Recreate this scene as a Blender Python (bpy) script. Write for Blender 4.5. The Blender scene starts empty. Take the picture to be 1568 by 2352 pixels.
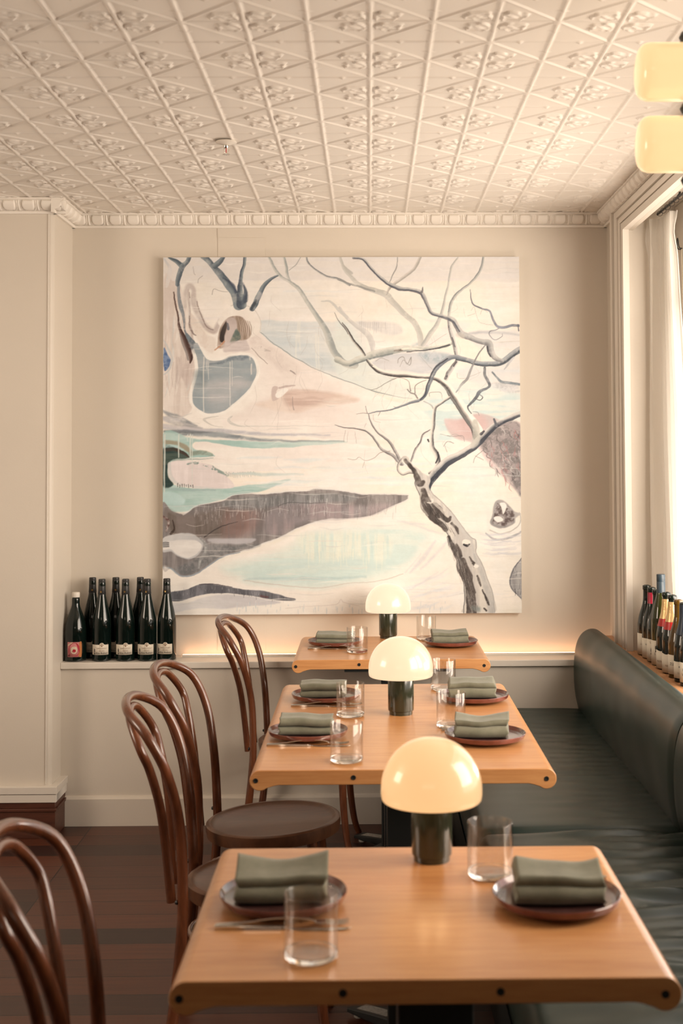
import bpy, bmesh, math, random
import numpy as np
from mathutils import Vector, Matrix, Euler
PI = math.pi
random.seed(7)
SC = bpy.context.scene
COL = SC.collection

# ------------------------------------------------------------------ camera
# room axes: X to the right, Y into the room, Z up; the lens stands 1.52 m above the floor
CAM_H = 1.52
cam_data = bpy.data.cameras.new('camera')
cam_data.sensor_fit = 'VERTICAL'
cam_data.sensor_height = 36.0
cam_data.sensor_width = 24.0
cam_data.lens = 45.0
cam_data.shift_x = (784 - 887) / 2352
cam_data.shift_y = (947 - 1176) / 2352
cam_data.clip_start = 0.05
cam_data.dof.use_dof = True
cam_data.dof.focus_distance = 4.7
cam_data.dof.aperture_fstop = 4.6
cam = bpy.data.objects.new('camera', cam_data)
COL.objects.link(cam)
yaw, pit, rol = 0.0135, 0.035, 0.004
f = Vector((math.sin(yaw), math.cos(yaw), 0)); r = Vector((math.cos(yaw), -math.sin(yaw), 0)); u = Vector((0, 0, 1))
f, u = f * math.cos(pit) + u * math.sin(pit), u * math.cos(pit) - f * math.sin(pit)
r, u = r * math.cos(rol) - u * math.sin(rol), u * math.cos(rol) + r * math.sin(rol)
cam.matrix_world = Matrix(((r.x, u.x, -f.x, 0), (r.y, u.y, -f.y, 0), (r.z, u.z, -f.z, CAM_H), (0, 0, 0, 1)))
SC.camera = cam

# ------------------------------------------------------------------ light and exposure
SC.view_settings.view_transform = 'Standard'
SC.view_settings.look = 'None'
SC.view_settings.exposure = 0.05
SC.view_settings.gamma = 1.0
SC.view_settings.use_curve_mapping = False
SC.cycles.use_denoising = True
SC.cycles.max_bounces = 12
SC.cycles.transmission_bounces = 10
SC.cycles.transparent_max_bounces = 16
SC.cycles.sample_clamp_indirect = 6.0

world = bpy.data.worlds.new('sky')
SC.world = world
world.use_nodes = True
wn = world.node_tree
wn.nodes['Background'].inputs['Color'].default_value = (1.0, 0.95, 0.89, 1)
wn.nodes['Background'].inputs['Strength'].default_value = 2.0

def area_light(name, loc, rot, sx, sy, power, col):
    l = bpy.data.lights.new(name, 'AREA'); l.shape = 'RECTANGLE'; l.size = sx; l.size_y = sy
    l.energy = power; l.color = col
    o = bpy.data.objects.new(name, l); o.location = loc; o.rotation_euler = rot
    COL.objects.link(o); return o
# daylight: the street side behind the window (light travels to -X); the curtain and rear fills are added
area_light('daylight_side', (2.25, 2.15, 2.05), (0, math.radians(78), math.radians(-36)), 1.9, 3.0, 190, (1.0, 0.835, 0.67))
area_light('daylight_low', (1.60, 4.25, 0.95), (0, math.radians(132), math.radians(-5)), 0.8, 1.0, 26, (1.0, 0.85, 0.72))
area_light('curtain_fill', (1.46, 4.25, 1.65), (0, math.radians(90), math.radians(-48)), 1.5, 0.7, 8, (1.0, 0.90, 0.80))  # added fill just outside the pane, brightens curtain and jamb
area_light('daylight_left', (-3.3, 2.9, 1.95), (0, math.radians(-90), math.radians(24)), 1.0, 2.0, 55, (1.0, 0.82, 0.66))
area_light('rear_fill', (-0.6, -1.6, 2.1), (math.radians(92), 0, 0), 2.2, 0.6, 4, (1.0, 0.82, 0.66))  # added weak fill behind the camera

# ------------------------------------------------------------------ helpers
def s2l(c):
    c = np.asarray(c, float) / 255.0
    return np.where(c <= 0.04045, c / 12.92, ((c + 0.055) / 1.055) ** 2.4)
def mesh_obj(name, verts, faces, mat=None, parent=None, smooth=True, loc=None):
    me = bpy.data.meshes.new(name)
    me.from_pydata([tuple(v) for v in verts], [], [tuple(f) for f in faces])
    me.update()
    if smooth:
        me.polygons.foreach_set('use_smooth', [True] * len(me.polygons))
    o = bpy.data.objects.new(name, me); COL.objects.link(o)
    if mat: me.materials.append(mat)
    if parent: o.parent = parent
    if loc: o.location = loc
    return o
class MB:
    """collects shapes for one mesh"""
    def __init__(s): s.v = []; s.f = []
    def add(s, v, f):
        n = len(s.v); s.v += [tuple(p) for p in v]; s.f += [tuple(i + n for i in q) for q in f]; return s
    def box(s, x0, x1, y0, y1, z0, z1):
        return s.add([(x0,y0,z0),(x1,y0,z0),(x1,y1,z0),(x0,y1,z0),(x0,y0,z1),(x1,y0,z1),(x1,y1,z1),(x0,y1,z1)],
                     [(0,3,2,1),(4,5,6,7),(0,1,5,4),(1,2,6,5),(2,3,7,6),(3,0,4,7)])
    def tube(s, pts, rad, seg=12, cap=True, flat=1.0):
        P = [Vector(p) for p in pts]; n = len(P)
        if not hasattr(rad, '__len__'): rad = [rad] * n
        T = [(P[min(i+1,n-1)] - P[max(i-1,0)]).normalized() for i in range(n)]
        a = Vector((0,0,1)) if abs(T[0].z) < .9 else Vector((1,0,0))
        N = (a - T[0] * a.dot(T[0])).normalized(); v = []; f = []
        for i in range(n):
            N = (N - T[i] * N.dot(T[i])).normalized(); B = T[i].cross(N)
            for k in range(seg):
                t = 2*PI*k/seg
                v.append(P[i] + N * (math.cos(t) * rad[i] * flat) + B * (math.sin(t) * rad[i]))
        for i in range(n-1):
            for k in range(seg):
                a0 = i*seg+k; a1 = i*seg+(k+1)%seg
                f.append((a0, a1, a1+seg, a0+seg))
        if cap:
            f.append(tuple(range(seg-1,-1,-1))); f.append(tuple((n-1)*seg+k for k in range(seg)))
        return s.add(v, f)
    def lathe(s, prof, seg=48, c=(0,0,0), closed=False):
        v = []; f = []; n = len(prof)
        for (r_, z) in prof:
            for k in range(seg):
                t = 2*PI*k/seg
                v.append((c[0]+max(r_,1e-5)*math.cos(t), c[1]+max(r_,1e-5)*math.sin(t), c[2]+z))
        for i in range(n - (0 if closed else 1)):
            j = (i+1) % n
            for k in range(seg):
                k2 = (k+1) % seg
                f.append((i*seg+k, i*seg+k2, j*seg+k2, j*seg+k))
        return s.add(v, f)
    def prism(s, poly, axis, a, b):
        """poly: 2-D outline; extruded along axis from a to b"""
        n = len(poly)
        def p(q, t):
            return {'x': (t, q[0], q[1]), 'y': (q[0], t, q[1]), 'z': (q[0], q[1], t)}[axis]
        v = [p(q, a) for q in poly] + [p(q, b) for q in poly]
        f = [(i, (i+1) % n, n+(i+1) % n, n+i) for i in range(n)]
        f += [tuple(range(n-1,-1,-1)), tuple(range(n, 2*n))]
        return s.add(v, f)
    def build(s, name, mat, parent=None, smooth=False, bevel=0, loc=None, seg=2):
        o = mesh_obj(name, s.v, s.f, mat, parent, smooth, loc)
        bm = bmesh.new(); bm.from_mesh(o.data)
        bmesh.ops.remove_doubles(bm, verts=bm.verts, dist=1e-6)
        bmesh.ops.recalc_face_normals(bm, faces=bm.faces)
        bm.to_mesh(o.data); bm.free()
        if bevel:
            m = o.modifiers.new('edge', 'BEVEL'); m.width = bevel; m.segments = seg; m.limit_method = 'ANGLE'; m.angle_limit = math.radians(35)
            o.data.polygons.foreach_set('use_smooth', [True] * len(o.data.polygons))
            w = o.modifiers.new('shade', 'WEIGHTED_NORMAL'); w.keep_sharp = True
        elif smooth:
            try: o.data.set_sharp_from_angle(angle=math.radians(42))
            except Exception: pass
        return o
def crom(P, n=10, closed=False):
    P = [tuple(map(float, p)) for p in P]
    P = np.array(P)
    if closed: Q = np.vstack([P[-1:], P, P[:2]])
    else: Q = np.vstack([2*P[:1]-P[1:2], P, 2*P[-1:]-P[-2:-1]])
    o = []
    t = np.linspace(0, 1, n, endpoint=False)[:, None]
    for i in range(1, len(Q)-2):
        a, b, c, d = Q[i-1], Q[i], Q[i+1], Q[i+2]
        o.append(.5*(2*b+(c-a)*t+(2*a-5*b+4*c-d)*t*t+(3*b-a-3*c+d)*t**3))
    o = np.vstack(o)
    if not closed: o = np.vstack([o, P[-1:]])
    return o
def tag(o, label=None, cat=None, group=None, kind=None):
    if label: o['label'] = label
    if cat: o['category'] = cat
    if group: o['group'] = group
    if kind: o['kind'] = kind
    return o
def empty(name, loc, rz=0.0):
    o = bpy.data.objects.new(name, None); o.empty_display_size = .05; COL.objects.link(o)
    o.location = loc; o.rotation_euler = (0, 0, rz); return o
def copy_tree(o, parent=None):
    c = o.copy(); COL.objects.link(c)
    if parent: c.parent = parent
    for ch in list(o.children): copy_tree(ch, c)
    return c

# ------------------------------------------------------------------ materials
def new_mat(name):
    m = bpy.data.materials.new(name); m.use_nodes = True
    return m, m.node_tree, m.node_tree.nodes['Principled BSDF']
def noise_node(nt, scale, detail=4, rough=.55, vec=None, dist=0):
    n = nt.nodes.new('ShaderNodeTexNoise'); n.inputs['Scale'].default_value = scale
    n.inputs['Detail'].default_value = detail; n.inputs['Roughness'].default_value = rough; n.inputs['Distortion'].default_value = dist
    if vec: nt.links.new(vec, n.inputs['Vector'])
    return n
def coords(nt, sc=(1,1,1), kind='Object', rot=(0,0,0)):
    t = nt.nodes.new('ShaderNodeTexCoord'); m = nt.nodes.new('ShaderNodeMapping')
    m.inputs['Scale'].default_value = sc; m.inputs['Rotation'].default_value = rot
    nt.links.new(t.outputs[kind], m.inputs['Vector']); return m.outputs['Vector']
def ramp(nt, fac, stops):
    r_ = nt.nodes.new('ShaderNodeValToRGB'); e = r_.color_ramp.elements
    e[0].position, e[0].color = stops[0][0], (*stops[0][1], 1)
    e[1].position, e[1].color = stops[-1][0], (*stops[-1][1], 1)
    for p, c in stops[1:-1]:
        k = e.new(p); k.color = (*c, 1)
    nt.links.new(fac, r_.inputs['Fac']); return r_.outputs['Color']
def bump(nt, b, height, strength=.2, dist=.01):
    n = nt.nodes.new('ShaderNodeBump'); n.inputs['Strength'].default_value = strength; n.inputs['Distance'].default_value = dist
    nt.links.new(height, n.inputs['Height']); nt.links.new(n.outputs['Normal'], b.inputs['Normal'])
def simple(name, col, rough=.5, metal=0, var=.08, nscale=12, spec=.5, coat=0, bmp=0, bscale=80, stretch=(1,1,1)):
    m, nt, b = new_mat(name)
    v = coords(nt, stretch)
    n = noise_node(nt, nscale, 4, .6, v)
    lo = tuple(c*(1-var) for c in col); hi = tuple(min(1, c*(1+var)) for c in col)
    nt.links.new(ramp(nt, n.outputs['Fac'], [(.3, lo), (.7, hi)]), b.inputs['Base Color'])
    b.inputs['Roughness'].default_value = rough; b.inputs['Metallic'].default_value = metal
    b.inputs['Specular IOR Level'].default_value = spec
    if coat: b.inputs['Coat Weight'].default_value = coat; b.inputs['Coat Roughness'].default_value = .12
    if bmp: bump(nt, b, noise_node(nt, bscale, 3, .5, v).outputs['Fac'], bmp, .004)
    return m
M = {}
M['wall'] = simple('wall_paint', (.66, .603, .525), .42, var=.025, nscale=1.5, spec=.35, bmp=.05, bscale=140)
M['trim'] = simple('trim_paint', (.72, .67, .60), .32, var=.02, nscale=3, spec=.4)
M['plaster'] = simple('tin_ceiling_paint', (.81, .765, .70), .42, var=.02, nscale=2, spec=.4)
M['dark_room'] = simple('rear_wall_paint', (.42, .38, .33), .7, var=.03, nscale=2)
M['black'] = simple('black_powder_coat', (.012, .014, .014), .45, var=.1)
M['steel'] = simple('brushed_steel', (.62, .58, .52), .26, metal=1, var=.06, nscale=30)
M['brass'] = simple('brass', (.55, .36, .14), .3, metal=1)
M['plate'] = simple('red_brown_glaze', (.17, .05, .035), .14, var=.3, nscale=25, coat=.5)
M['plate_in'] = simple('dark_plum_glaze', (.10, .045, .042), .12, var=.25, nscale=18, coat=.6)
M['lamp_base'] = simple('dark_green_enamel', (.030, .034, .020), .12, var=.1, coat=.6)
M['sill_wood'] = simple('sill_timber', (.48, .24, .11), .4, var=.3, nscale=6, stretch=(8, 1, 8))
M['skirt_wood'] = simple('dark_red_timber', (.085, .028, .016), .4, var=.3, nscale=6, stretch=(1, 6, 10))
M['label'] = simple('label_paper', (.72, .66, .55), .6, var=.04)
M['label_grey'] = simple('grey_label_paper', (.42, .40, .36), .6, var=.3, nscale=120)
M['ink'] = simple('ink', (.06, .05, .04), .6)
M['ink_brown'] = simple('brown_ink', (.28, .17, .10), .6)
M['cap_black'] = simple('black_capsule', (.02, .02, .02), .42, var=.2)
M['cap_red'] = simple('red_capsule', (.32, .008, .03), .3)
M['cap_blue'] = simple('blue_grey_capsule', (.022, .040, .055), .4)
M['cap_gold'] = simple('gold_foil', (.72, .50, .24), .3, metal=.6, bmp=.5, bscale=60)
M['cap_navy'] = simple('navy_foil', (.02, .035, .06), .35)
M['cap_white'] = simple('white_wax', (.72, .67, .60), .5)
M['foil_red'] = simple('red_foil_band', (.45, .02, .02), .3)
M['chrome'] = simple('chrome', (.7, .66, .6), .15, metal=1)
M['led_batten'] = M['trim']

def wood(name, c0, c1, rough, axis_scale, coat=.2, grain=.12, coatr=.15):
    m, nt, b = new_mat(name)
    v = coords(nt, axis_scale)
    n1 = noise_node(nt, 2.2, 5, .6, v, .6); n2 = noise_node(nt, 9, 6, .65, v, .3)
    mx = nt.nodes.new('ShaderNodeMath'); mx.operation = 'MULTIPLY_ADD'
    nt.links.new(n2.outputs['Fac'], mx.inputs[0]); mx.inputs[1].default_value = .45; 
    m2 = nt.nodes.new('ShaderNodeMath'); m2.operation = 'MULTIPLY'; nt.links.new(n1.outputs['Fac'], m2.inputs[0]); m2.inputs[1].default_value = .55
    nt.links.new(m2.outputs[0], mx.inputs[2])
    mid = tuple((a+b_)/2 for a, b_ in zip(c0, c1))
    nt.links.new(ramp(nt, mx.outputs[0], [(.34, c0), (.5, mid), (.66, c1)]), b.inputs['Base Color'])
    b.inputs['Roughness'].default_value = rough
    b.inputs['Coat Weight'].default_value = coat; b.inputs['Coat Roughness'].default_value = coatr
    bump(nt, b, n2.outputs['Fac'], grain, .002)
    return m
M['table'] = wood('beech_tabletop', (.50, .210, .074), (.66, .335, .135), .33, (1.2, 14, 14), coat=.35, coatr=.22)
M['bentwood'] = wood('bentwood_stain', (.060, .019, .008), (.19, .058, .022), .26, (6, 6, 1.2), coat=.6, coatr=.14)
M['seat_wood'] = wood('stained_seat_ply', (.075, .028, .011), (.14, .056, .024), .42, (3, 14, 3), coat=.2, coatr=.3)

def fabric(name, c0, c1, scale=420):
    m, nt, b = new_mat(name)
    v = coords(nt, (1, 1, 1))
    w = nt.nodes.new('ShaderNodeTexWave'); w.inputs['Scale'].default_value = scale; w.bands_direction = 'X'; w.inputs['Distortion'].default_value = 1.2
    nt.links.new(v, w.inputs['Vector'])
    n = noise_node(nt, 30, 4, .6, v)
    nt.links.new(ramp(nt, n.outputs['Fac'], [(.3, c0), (.7, c1)]), b.inputs['Base Color'])
    b.inputs['Roughness'].default_value = .85; b.inputs['Sheen Weight'].default_value = .25
    bump(nt, b, w.outputs['Fac'], .25, .0008)
    return m
M['napkin'] = fabric('olive_linen', (.150, .150, .100), (.215, .210, .150))
# bench leather
m, nt, b = new_mat('dark_green_leather')
v = coords(nt)
n = noise_node(nt, 5, 4, .6, v)
nt.links.new(ramp(nt, n.outputs['Fac'], [(.3, (.010, .022, .019)), (.7, (.017, .034, .029))]), b.inputs['Base Color'])
b.inputs['Specular IOR Level'].default_value = .36; b.inputs['Roughness'].default_value = .33; b.inputs['Coat Weight'].default_value = .05; b.inputs['Coat Roughness'].default_value = .3
n = noise_node(nt, 260, 3, .5, v); bump(nt, b, n.outputs['Fac'], .12, .001)
M['leather'] = m
# glass for tumblers
m, nt, b = new_mat('clear_glass')
tr = nt.nodes.new('ShaderNodeBsdfTransparent'); tr.inputs['Color'].default_value = (.975, .97, .96, 1)
gl = nt.nodes.new('ShaderNodeBsdfGlossy'); gl.inputs['Roughness'].default_value = .03; mix = nt.nodes.new('ShaderNodeMixShader')
lw = nt.nodes.new('ShaderNodeLayerWeight'); lw.inputs['Blend'].default_value = .5
nt.links.new(ramp(nt, lw.outputs['Facing'], [(0, (.05, .05, .05)), (.6, (.11, .11, .11)), (.88, (.45, .45, .45)), (1, (.9, .9, .9))]), mix.inputs[0])
nt.links.new(tr.outputs[0], mix.inputs[1]); nt.links.new(gl.outputs[0], mix.inputs[2])
nt.links.new(mix.outputs[0], nt.nodes['Material Output'].inputs['Surface'])
M['glass'] = m
m, nt, b = new_mat('solid_clear_glass')
b.inputs['Base Color'].default_value = (1, .99, .98, 1); b.inputs['Roughness'].default_value = 0.02
b.inputs['Transmission Weight'].default_value = 1.0; b.inputs['IOR'].default_value = 1.46
M['glass_base'] = m
def bottle_glass(name, col):
    m, nt, b = new_mat(name)
    b.inputs['Base Color'].default_value = (*col, 1); b.inputs['Roughness'].default_value = .06
    b.inputs['Specular IOR Level'].default_value = .5; b.inputs['Coat Weight'].default_value = .15; b.inputs['Coat Roughness'].default_value = .03
    n = noise_node(nt, 9, 2, .5, coords(nt)); nt.links.new(ramp(nt, n.outputs['Fac'], [(.3, tuple(c*.7 for c in col)), (.7, col)]), b.inputs['Base Color'])
    return m
M['bottle_dark'] = bottle_glass('dark_green_bottle_glass', (.004, .010, .008))
M['bottle_olive'] = bottle_glass('olive_bottle_glass', (.030, .034, .006))
M['bottle_amber'] = bottle_glass('amber_bottle_glass', (.10, .050, .006))
# window pane: clear, lightly reflective
m, nt, b = new_mat('window_glass')
tr = nt.nodes.new('ShaderNodeBsdfTransparent'); gl = nt.nodes.new('ShaderNodeBsdfGlossy'); mix = nt.nodes.new('ShaderNodeMixShader')
gl.inputs['Roughness'].default_value = .02; mix.inputs[0].default_value = .06
nt.links.new(tr.outputs[0], mix.inputs[1]); nt.links.new(gl.outputs[0], mix.inputs[2])
nt.links.new(mix.outputs[0], nt.nodes['Material Output'].inputs['Surface'])
M['pane'] = m
# curtain: thin cotton, light passes through
m, nt, b = new_mat('sheer_cotton')
df = nt.nodes.new('ShaderNodeBsdfDiffuse'); tl = nt.nodes.new('ShaderNodeBsdfTranslucent'); mix = nt.nodes.new('ShaderNodeMixShader'); mix2 = nt.nodes.new('ShaderNodeMixShader'); tr = nt.nodes.new('ShaderNodeBsdfTransparent')
v = coords(nt, (1,1,1)); w = nt.nodes.new('ShaderNodeTexWave'); w.bands_direction = 'Z'; w.inputs['Scale'].default_value = 190; w.inputs['Distortion'].default_value = 3; nt.links.new(v, w.inputs['Vector'])
cr_ = ramp(nt, w.outputs['Fac'], [(0, (.88, .86, .82)), (1, (.96, .95, .92))])
nt.links.new(cr_, df.inputs['Color']); nt.links.new(cr_, tl.inputs['Color'])
mix.inputs[0].default_value = .6; mix2.inputs[0].default_value = .38
nt.links.new(df.outputs[0], mix.inputs[1]); nt.links.new(tl.outputs[0], mix.inputs[2])
nt.links.new(mix.outputs[0], mix2.inputs[1]); nt.links.new(tr.outputs[0], mix2.inputs[2])
nt.links.new(mix2.outputs[0], nt.nodes['Material Output'].inputs['Surface'])
M['curtain'] = m
def opal(name, col, strength):
    m, nt, b = new_mat(name)
    n = noise_node(nt, 3, 2, .5, coords(nt))
    b.inputs['Base Color'].default_value = (.16, .14, .11, 1)
    nt.links.new(ramp(nt, n.outputs['Fac'], [(.2, tuple(c*.97 for c in col)), (.8, col)]), b.inputs['Emission Color'])
    b.inputs['Emission Strength'].default_value = strength
    b.inputs['Roughness'].default_value = .18; b.inputs['Coat Weight'].default_value = .5; b.inputs['Coat Roughness'].default_value = .08
    return m
M['opal_near'] = opal('opal_glass_amber', (1.0, .56, .25), 1.0)
M['opal_mid'] = opal('opal_glass_warm', (1.0, .72, .46), 1.0)
M['opal_far'] = opal('opal_glass_pale', (1.0, .78, .54), .96)
M['opal_pendant'] = opal('opal_glass_pendant', (1.0, .66, .31), 1.0)
def emit(name, col, st):
    m, nt, b = new_mat(name)
    b.inputs['Base Color'].default_value = (*col, 1); b.inputs['Emission Color'].default_value = (*col, 1); b.inputs['Emission Strength'].default_value = st
    return m
M['led'] = emit('led_glow', (1.0, .56, .32), 6.0)
# floor boards
m, nt, b = new_mat('jarrah_boards')
v = coords(nt, (1, 1, 1)); v.node.inputs['Location'].default_value = (.30, .02, 0)
br = nt.nodes.new('ShaderNodeTexBrick')
br.offset = .37; br.offset_frequency = 1; br.squash = 1
for k, val in (('Scale', 1.0), ('Brick Width', 2.3), ('Row Height', .128), ('Mortar Size', .0022), ('Mortar Smooth', .2), ('Bias', -.1)):
    br.inputs[k].default_value = val
br.inputs['Color1'].default_value = (.028, .009, .006, 1); br.inputs['Color2'].default_value = (.135, .038, .015, 1); br.inputs['Mortar'].default_value = (.008, .004, .003, 1)
nt.links.new(v, br.inputs['Vector'])
v2 = coords(nt, (1.2, 22, 1)); gn = noise_node(nt, 3, 5, .6, v2, .4)
mixc = nt.nodes.new('ShaderNodeMix'); mixc.data_type = 'RGBA'; mixc.blend_type = 'MULTIPLY'; mixc.inputs[0].default_value = .65
nt.links.new(br.outputs['Color'], mixc.inputs[6]); nt.links.new(ramp(nt, gn.outputs['Fac'], [(.3, (.55, .5, .5)), (.7, (1.3, 1.25, 1.2))]), mixc.inputs[7])
nt.links.new(mixc.outputs[2], b.inputs['Base Color'])
b.inputs['Roughness'].default_value = .38
inv = nt.nodes.new('ShaderNodeMath'); inv.operation = 'SUBTRACT'; inv.inputs[0].default_value = 1; nt.links.new(br.outputs['Fac'], inv.inputs[1])
bump(nt, b, inv.outputs[0], .5, .004)
M['floor'] = m
# paint layer of the canvas, read from the colours laid on the mesh
m, nt, b = new_mat('oil_paint')
at = nt.nodes.new('ShaderNodeVertexColor'); at.layer_name = 'paint'
nt.links.new(at.outputs['Color'], b.inputs['Base Color'])
b.inputs['Roughness'].default_value = .5; b.inputs['Specular IOR Level'].default_value = .35
n = noise_node(nt, 60, 5, .6, coords(nt, (1, 1, 2.5))); bump(nt, b, n.outputs['Fac'], .12, .003)
M['paint'] = m
M['canvas'] = simple('canvas_edge', (.70, .66, .58), .8)
M['pavement'] = simple('pavement', (.55, .52, .48), .8)

# ------------------------------------------------------------------ room shell
XL, XR, YB, YLOW, ZC = -1.285, 1.04, 5.55, 5.38, 2.58
LEDGE = .672; SILL = .75; OPEN_Y0, OPEN_Y1, OPEN_Z = 1.9, 5.07, 2.425
floor = MB().box(-3.4, 1.35, -2.1, 5.7, -.05, 0).build('floor', M['floor']); tag(floor, kind='structure')

# pressed-metal ceiling: one relief mesh over the part in view, plain sheet beyond
def smooth01(x): x = np.clip(x, 0, 1); return x*x*(3-2*x)
def ceiling_height(U, V):
    """U,V: distance from a rosette centre in cells (-.5...5), returns relief in metres (down)"""
    a = .306
    def rib(d, w, h): return h*np.sqrt(np.clip(1-(d*a/w)**2, 0, 1))
    aU, aV = np.abs(U), np.abs(V)
    h = np.zeros_like(U)
    dcol = np.minimum(aU, .5-aU)
    # bamboo-like bars running into the room, with collars and leaf spurs
    col = np.minimum(np.abs(aV-.245), np.abs(aV-.5)*1.0)
    wob = .0050 + .0007*np.cos(4*PI*V) + .0012*np.exp(-((aV-.245)/.012)**2)
    h = np.maximum(h, .0052*np.sqrt(np.clip(1-(dcol*a/wob)**2, 0, 1)) - .0022*np.exp(-((aV-.5)/.006)**2)*(dcol*a < .007))
    side = np.minimum(aU, .5-aU)
    spur = np.exp(-((aV-.245+ side*.35)/.010)**2)*np.clip(1-side/.055, 0, 1)*(aU > .25)
    h = np.maximum(h, .0060*spur)
    # cross bars
    bead = .0022*np.exp(-(((aU-.25)/.018)**2))
    h = np.maximum(h, rib(.5-aV, .0030, .0034) + (np.abs(.5-aV)*a < .006)*bead*1.6)
    h = np.maximum(h, rib(aV, .0026, .0032))
    # diagonals making the diamond
    dd = np.abs(aU+aV-.5)/math.sqrt(2)
    h = np.maximum(h, .0042*np.clip(1-(dd*a/.0058)**2, 0, 1)**1.5)
    # rosette: four curled acanthus leaves
    su, sv = np.sign(U), np.sign(V)
    R_ = np.sqrt(U*U+V*V); 
    cu, cv = .135 + .012*su*sv, .125
    pu, pv = (aU-cu)/.115, (aV-cv)/.095
    rr = np.sqrt(pu*pu+pv*pv)
    th = np.arctan2(pv, pu) + .5*su*sv
    edge = 1.08 + .13*np.cos(5*th+.8*su) + .05*np.cos(9*th)
    body = np.clip(1-(rr/edge)**2, 0, 1)
    curl = np.exp(-((rr-.80*edge-.10*np.cos(3*th+su))/.13)**2)
    vein = np.exp(-(((pu*.75*sv-pv*.66*su)-.25*pu*pu)/.10)**2)*np.clip(1.1-rr, 0, 1)
    vein2 = .5+.5*np.cos(15*(pu*.6+pv*.8)+4*pv*pu)
    leaf = (body > 0)*(.0026*np.sqrt(body)*(.7+.6*vein2)+.0050*curl+.0042*vein)*np.clip(body*6, 0, 1)
    leaf *= (aU > .028)*(aV > .018)
    h = np.maximum(h, leaf)
    return h
def build_ceiling():
    a = .306; x0, y0 = .006, 3.078
    cx = range(-8, 4); cy = range(-5, 9)
    n = 74
    nx = n*len(cx); ny = n*len(cy)
    X = x0 + a*(cx[0]-.5) + np.arange(nx+1)*a/n
    Y = y0 + a*(cy[0]-.5) + np.arange(ny+1)*a/n
    X = X[X <= 1.06]; Y = Y[Y <= 5.60]
    nx, ny = len(X)-1, len(Y)-1
    GX, GY = np.meshgrid(X, Y)
    U = (GX-x0)/a; U = U-np.round(U); V = (GY-y0)/a; V = V-np.round(V)
    H = ceiling_height(U, V)
    # hand-made irregularity of the old sheets
    H = H + .0012*np.sin(GX*5.1+GY*2.3)*np.sin(GY*3.7) 
    co = np.stack([GX, GY, ZC-H], -1).reshape(-1, 3)
    idx = np.arange((nx+1)*(ny+1)).reshape(ny+1, nx+1)
    q = np.stack([idx[:-1, :-1], idx[1:, :-1], idx[1:, 1:], idx[:-1, 1:]], -1).reshape(-1, 4)
    base = len(co)
    x_lo, y_lo = X[0], Y[0]
    extra = [(-3.4,-2.1,ZC),(1.35,-2.1,ZC),(1.35,y_lo,ZC),(-3.4,y_lo,ZC),(x_lo,y_lo,ZC),(x_lo,5.7,ZC),(-3.4,5.7,ZC)]
    co = np.vstack([co, np.array(extra)])
    qx = np.array([[base, base+3, base+2, base+1], [base+3, base+6, base+5, base+4]])
    q = np.vstack([q, qx])
    me = bpy.data.meshes.new('ceiling')
    me.vertices.add(len(co)); me.vertices.foreach_set('co', co.ravel())
    me.loops.add(q.size); me.loops.foreach_set('vertex_index', q.ravel().astype(np.int32))
    me.polygons.add(len(q)); me.polygons.foreach_set('loop_start', np.arange(0, q.size, 4, dtype=np.int32))
    me.polygons.foreach_set('use_smooth', np.ones(len(q), bool))
    me.update(calc_edges=True); me.validate()
    me.materials.append(M['plaster'])
    o = bpy.data.objects.new('ceiling', me); COL.objects.link(o); tag(o, kind='structure')
    slab = MB().box(-3.4, 1.35, -2.1, 5.7, ZC+.002, ZC+.06).build('trim_9', M['plaster']); tag(slab, kind='structure')
build_ceiling()

# back wall: recess above the ledge, lower wall standing forward, pier on the left
wb = MB()
wb.box(XL, XR+.02, YB, YB+.12, 0, ZC)
wb.box(XL, XR+.02, YLOW, YB, 0, .645)
wb.box(-3.4, XL-.022, 5.22, YB+.12, 0, ZC)
# rounded corner post of the pier
pr = [(XL-.014, 5.222)] + [(XL-.022+.022*math.sin(t), 5.242-.022*math.cos(t)) for t in np.linspace(0, PI/2, 7)] + [(XL, YB+.01), (XL-.014, YB+.01)]
wb.prism(pr, 'z', 0, ZC)
tag(wb.build('wall_back', M['wall']), kind='structure')
bead_ = MB().box(XL-.0235, XL-.0185, 5.2165, 5.23, .21, 2.53)
tag(bead_.build('trim_1', M['trim'], bevel=.001), kind='structure')
# board cover with fine joints behind the picture
pn = MB().box(-.655, -.449, YB-.0022, YB, LEDGE+.02, 2.477).box(-.6565, -.6535, YB-.003, YB, 2.477, 2.53)
tag(pn.build('trim_2', M['wall'], bevel=.0006), kind='structure')
# ledge board
tag(MB().box(XL, XR, YLOW-.016, YB, .645, LEDGE).build('trim_3', M['trim'], bevel=.003), kind='structure')
# skirting under the ledge
sk = MB().prism([(YLOW-.018, 0), (YLOW, 0), (YLOW, .122), (YLOW-.010, .119), (YLOW-.018, .110)], 'x', XL, .86)
tag(sk.build('baseboard_back', M['wall']), kind='structure')
# pier plinth: stepped painted rail over a dark timber skirting
rail = MB()
def wrap(mb, off, z0, z1):
    mb.box(-3.4, XL+off, 5.22-off, 5.22, z0, z1); mb.box(XL-.01, XL+off, 5.22, YLOW, z0, z1)
wrap(rail, .030, .176, .205); wrap(rail, .026, .142, .174); wrap(rail, .018, .172, .178)
tag(rail.build('baseboard_left', M['trim'], bevel=.002), kind='structure')
skd = MB(); wrap(skd, .022, 0, .106); wrap(skd, .027, .106, .118); wrap(skd, .020, .118, .142)
tag(skd.build('trim_4', M['skirt_wood'], bevel=.002), kind='structure')
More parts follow.
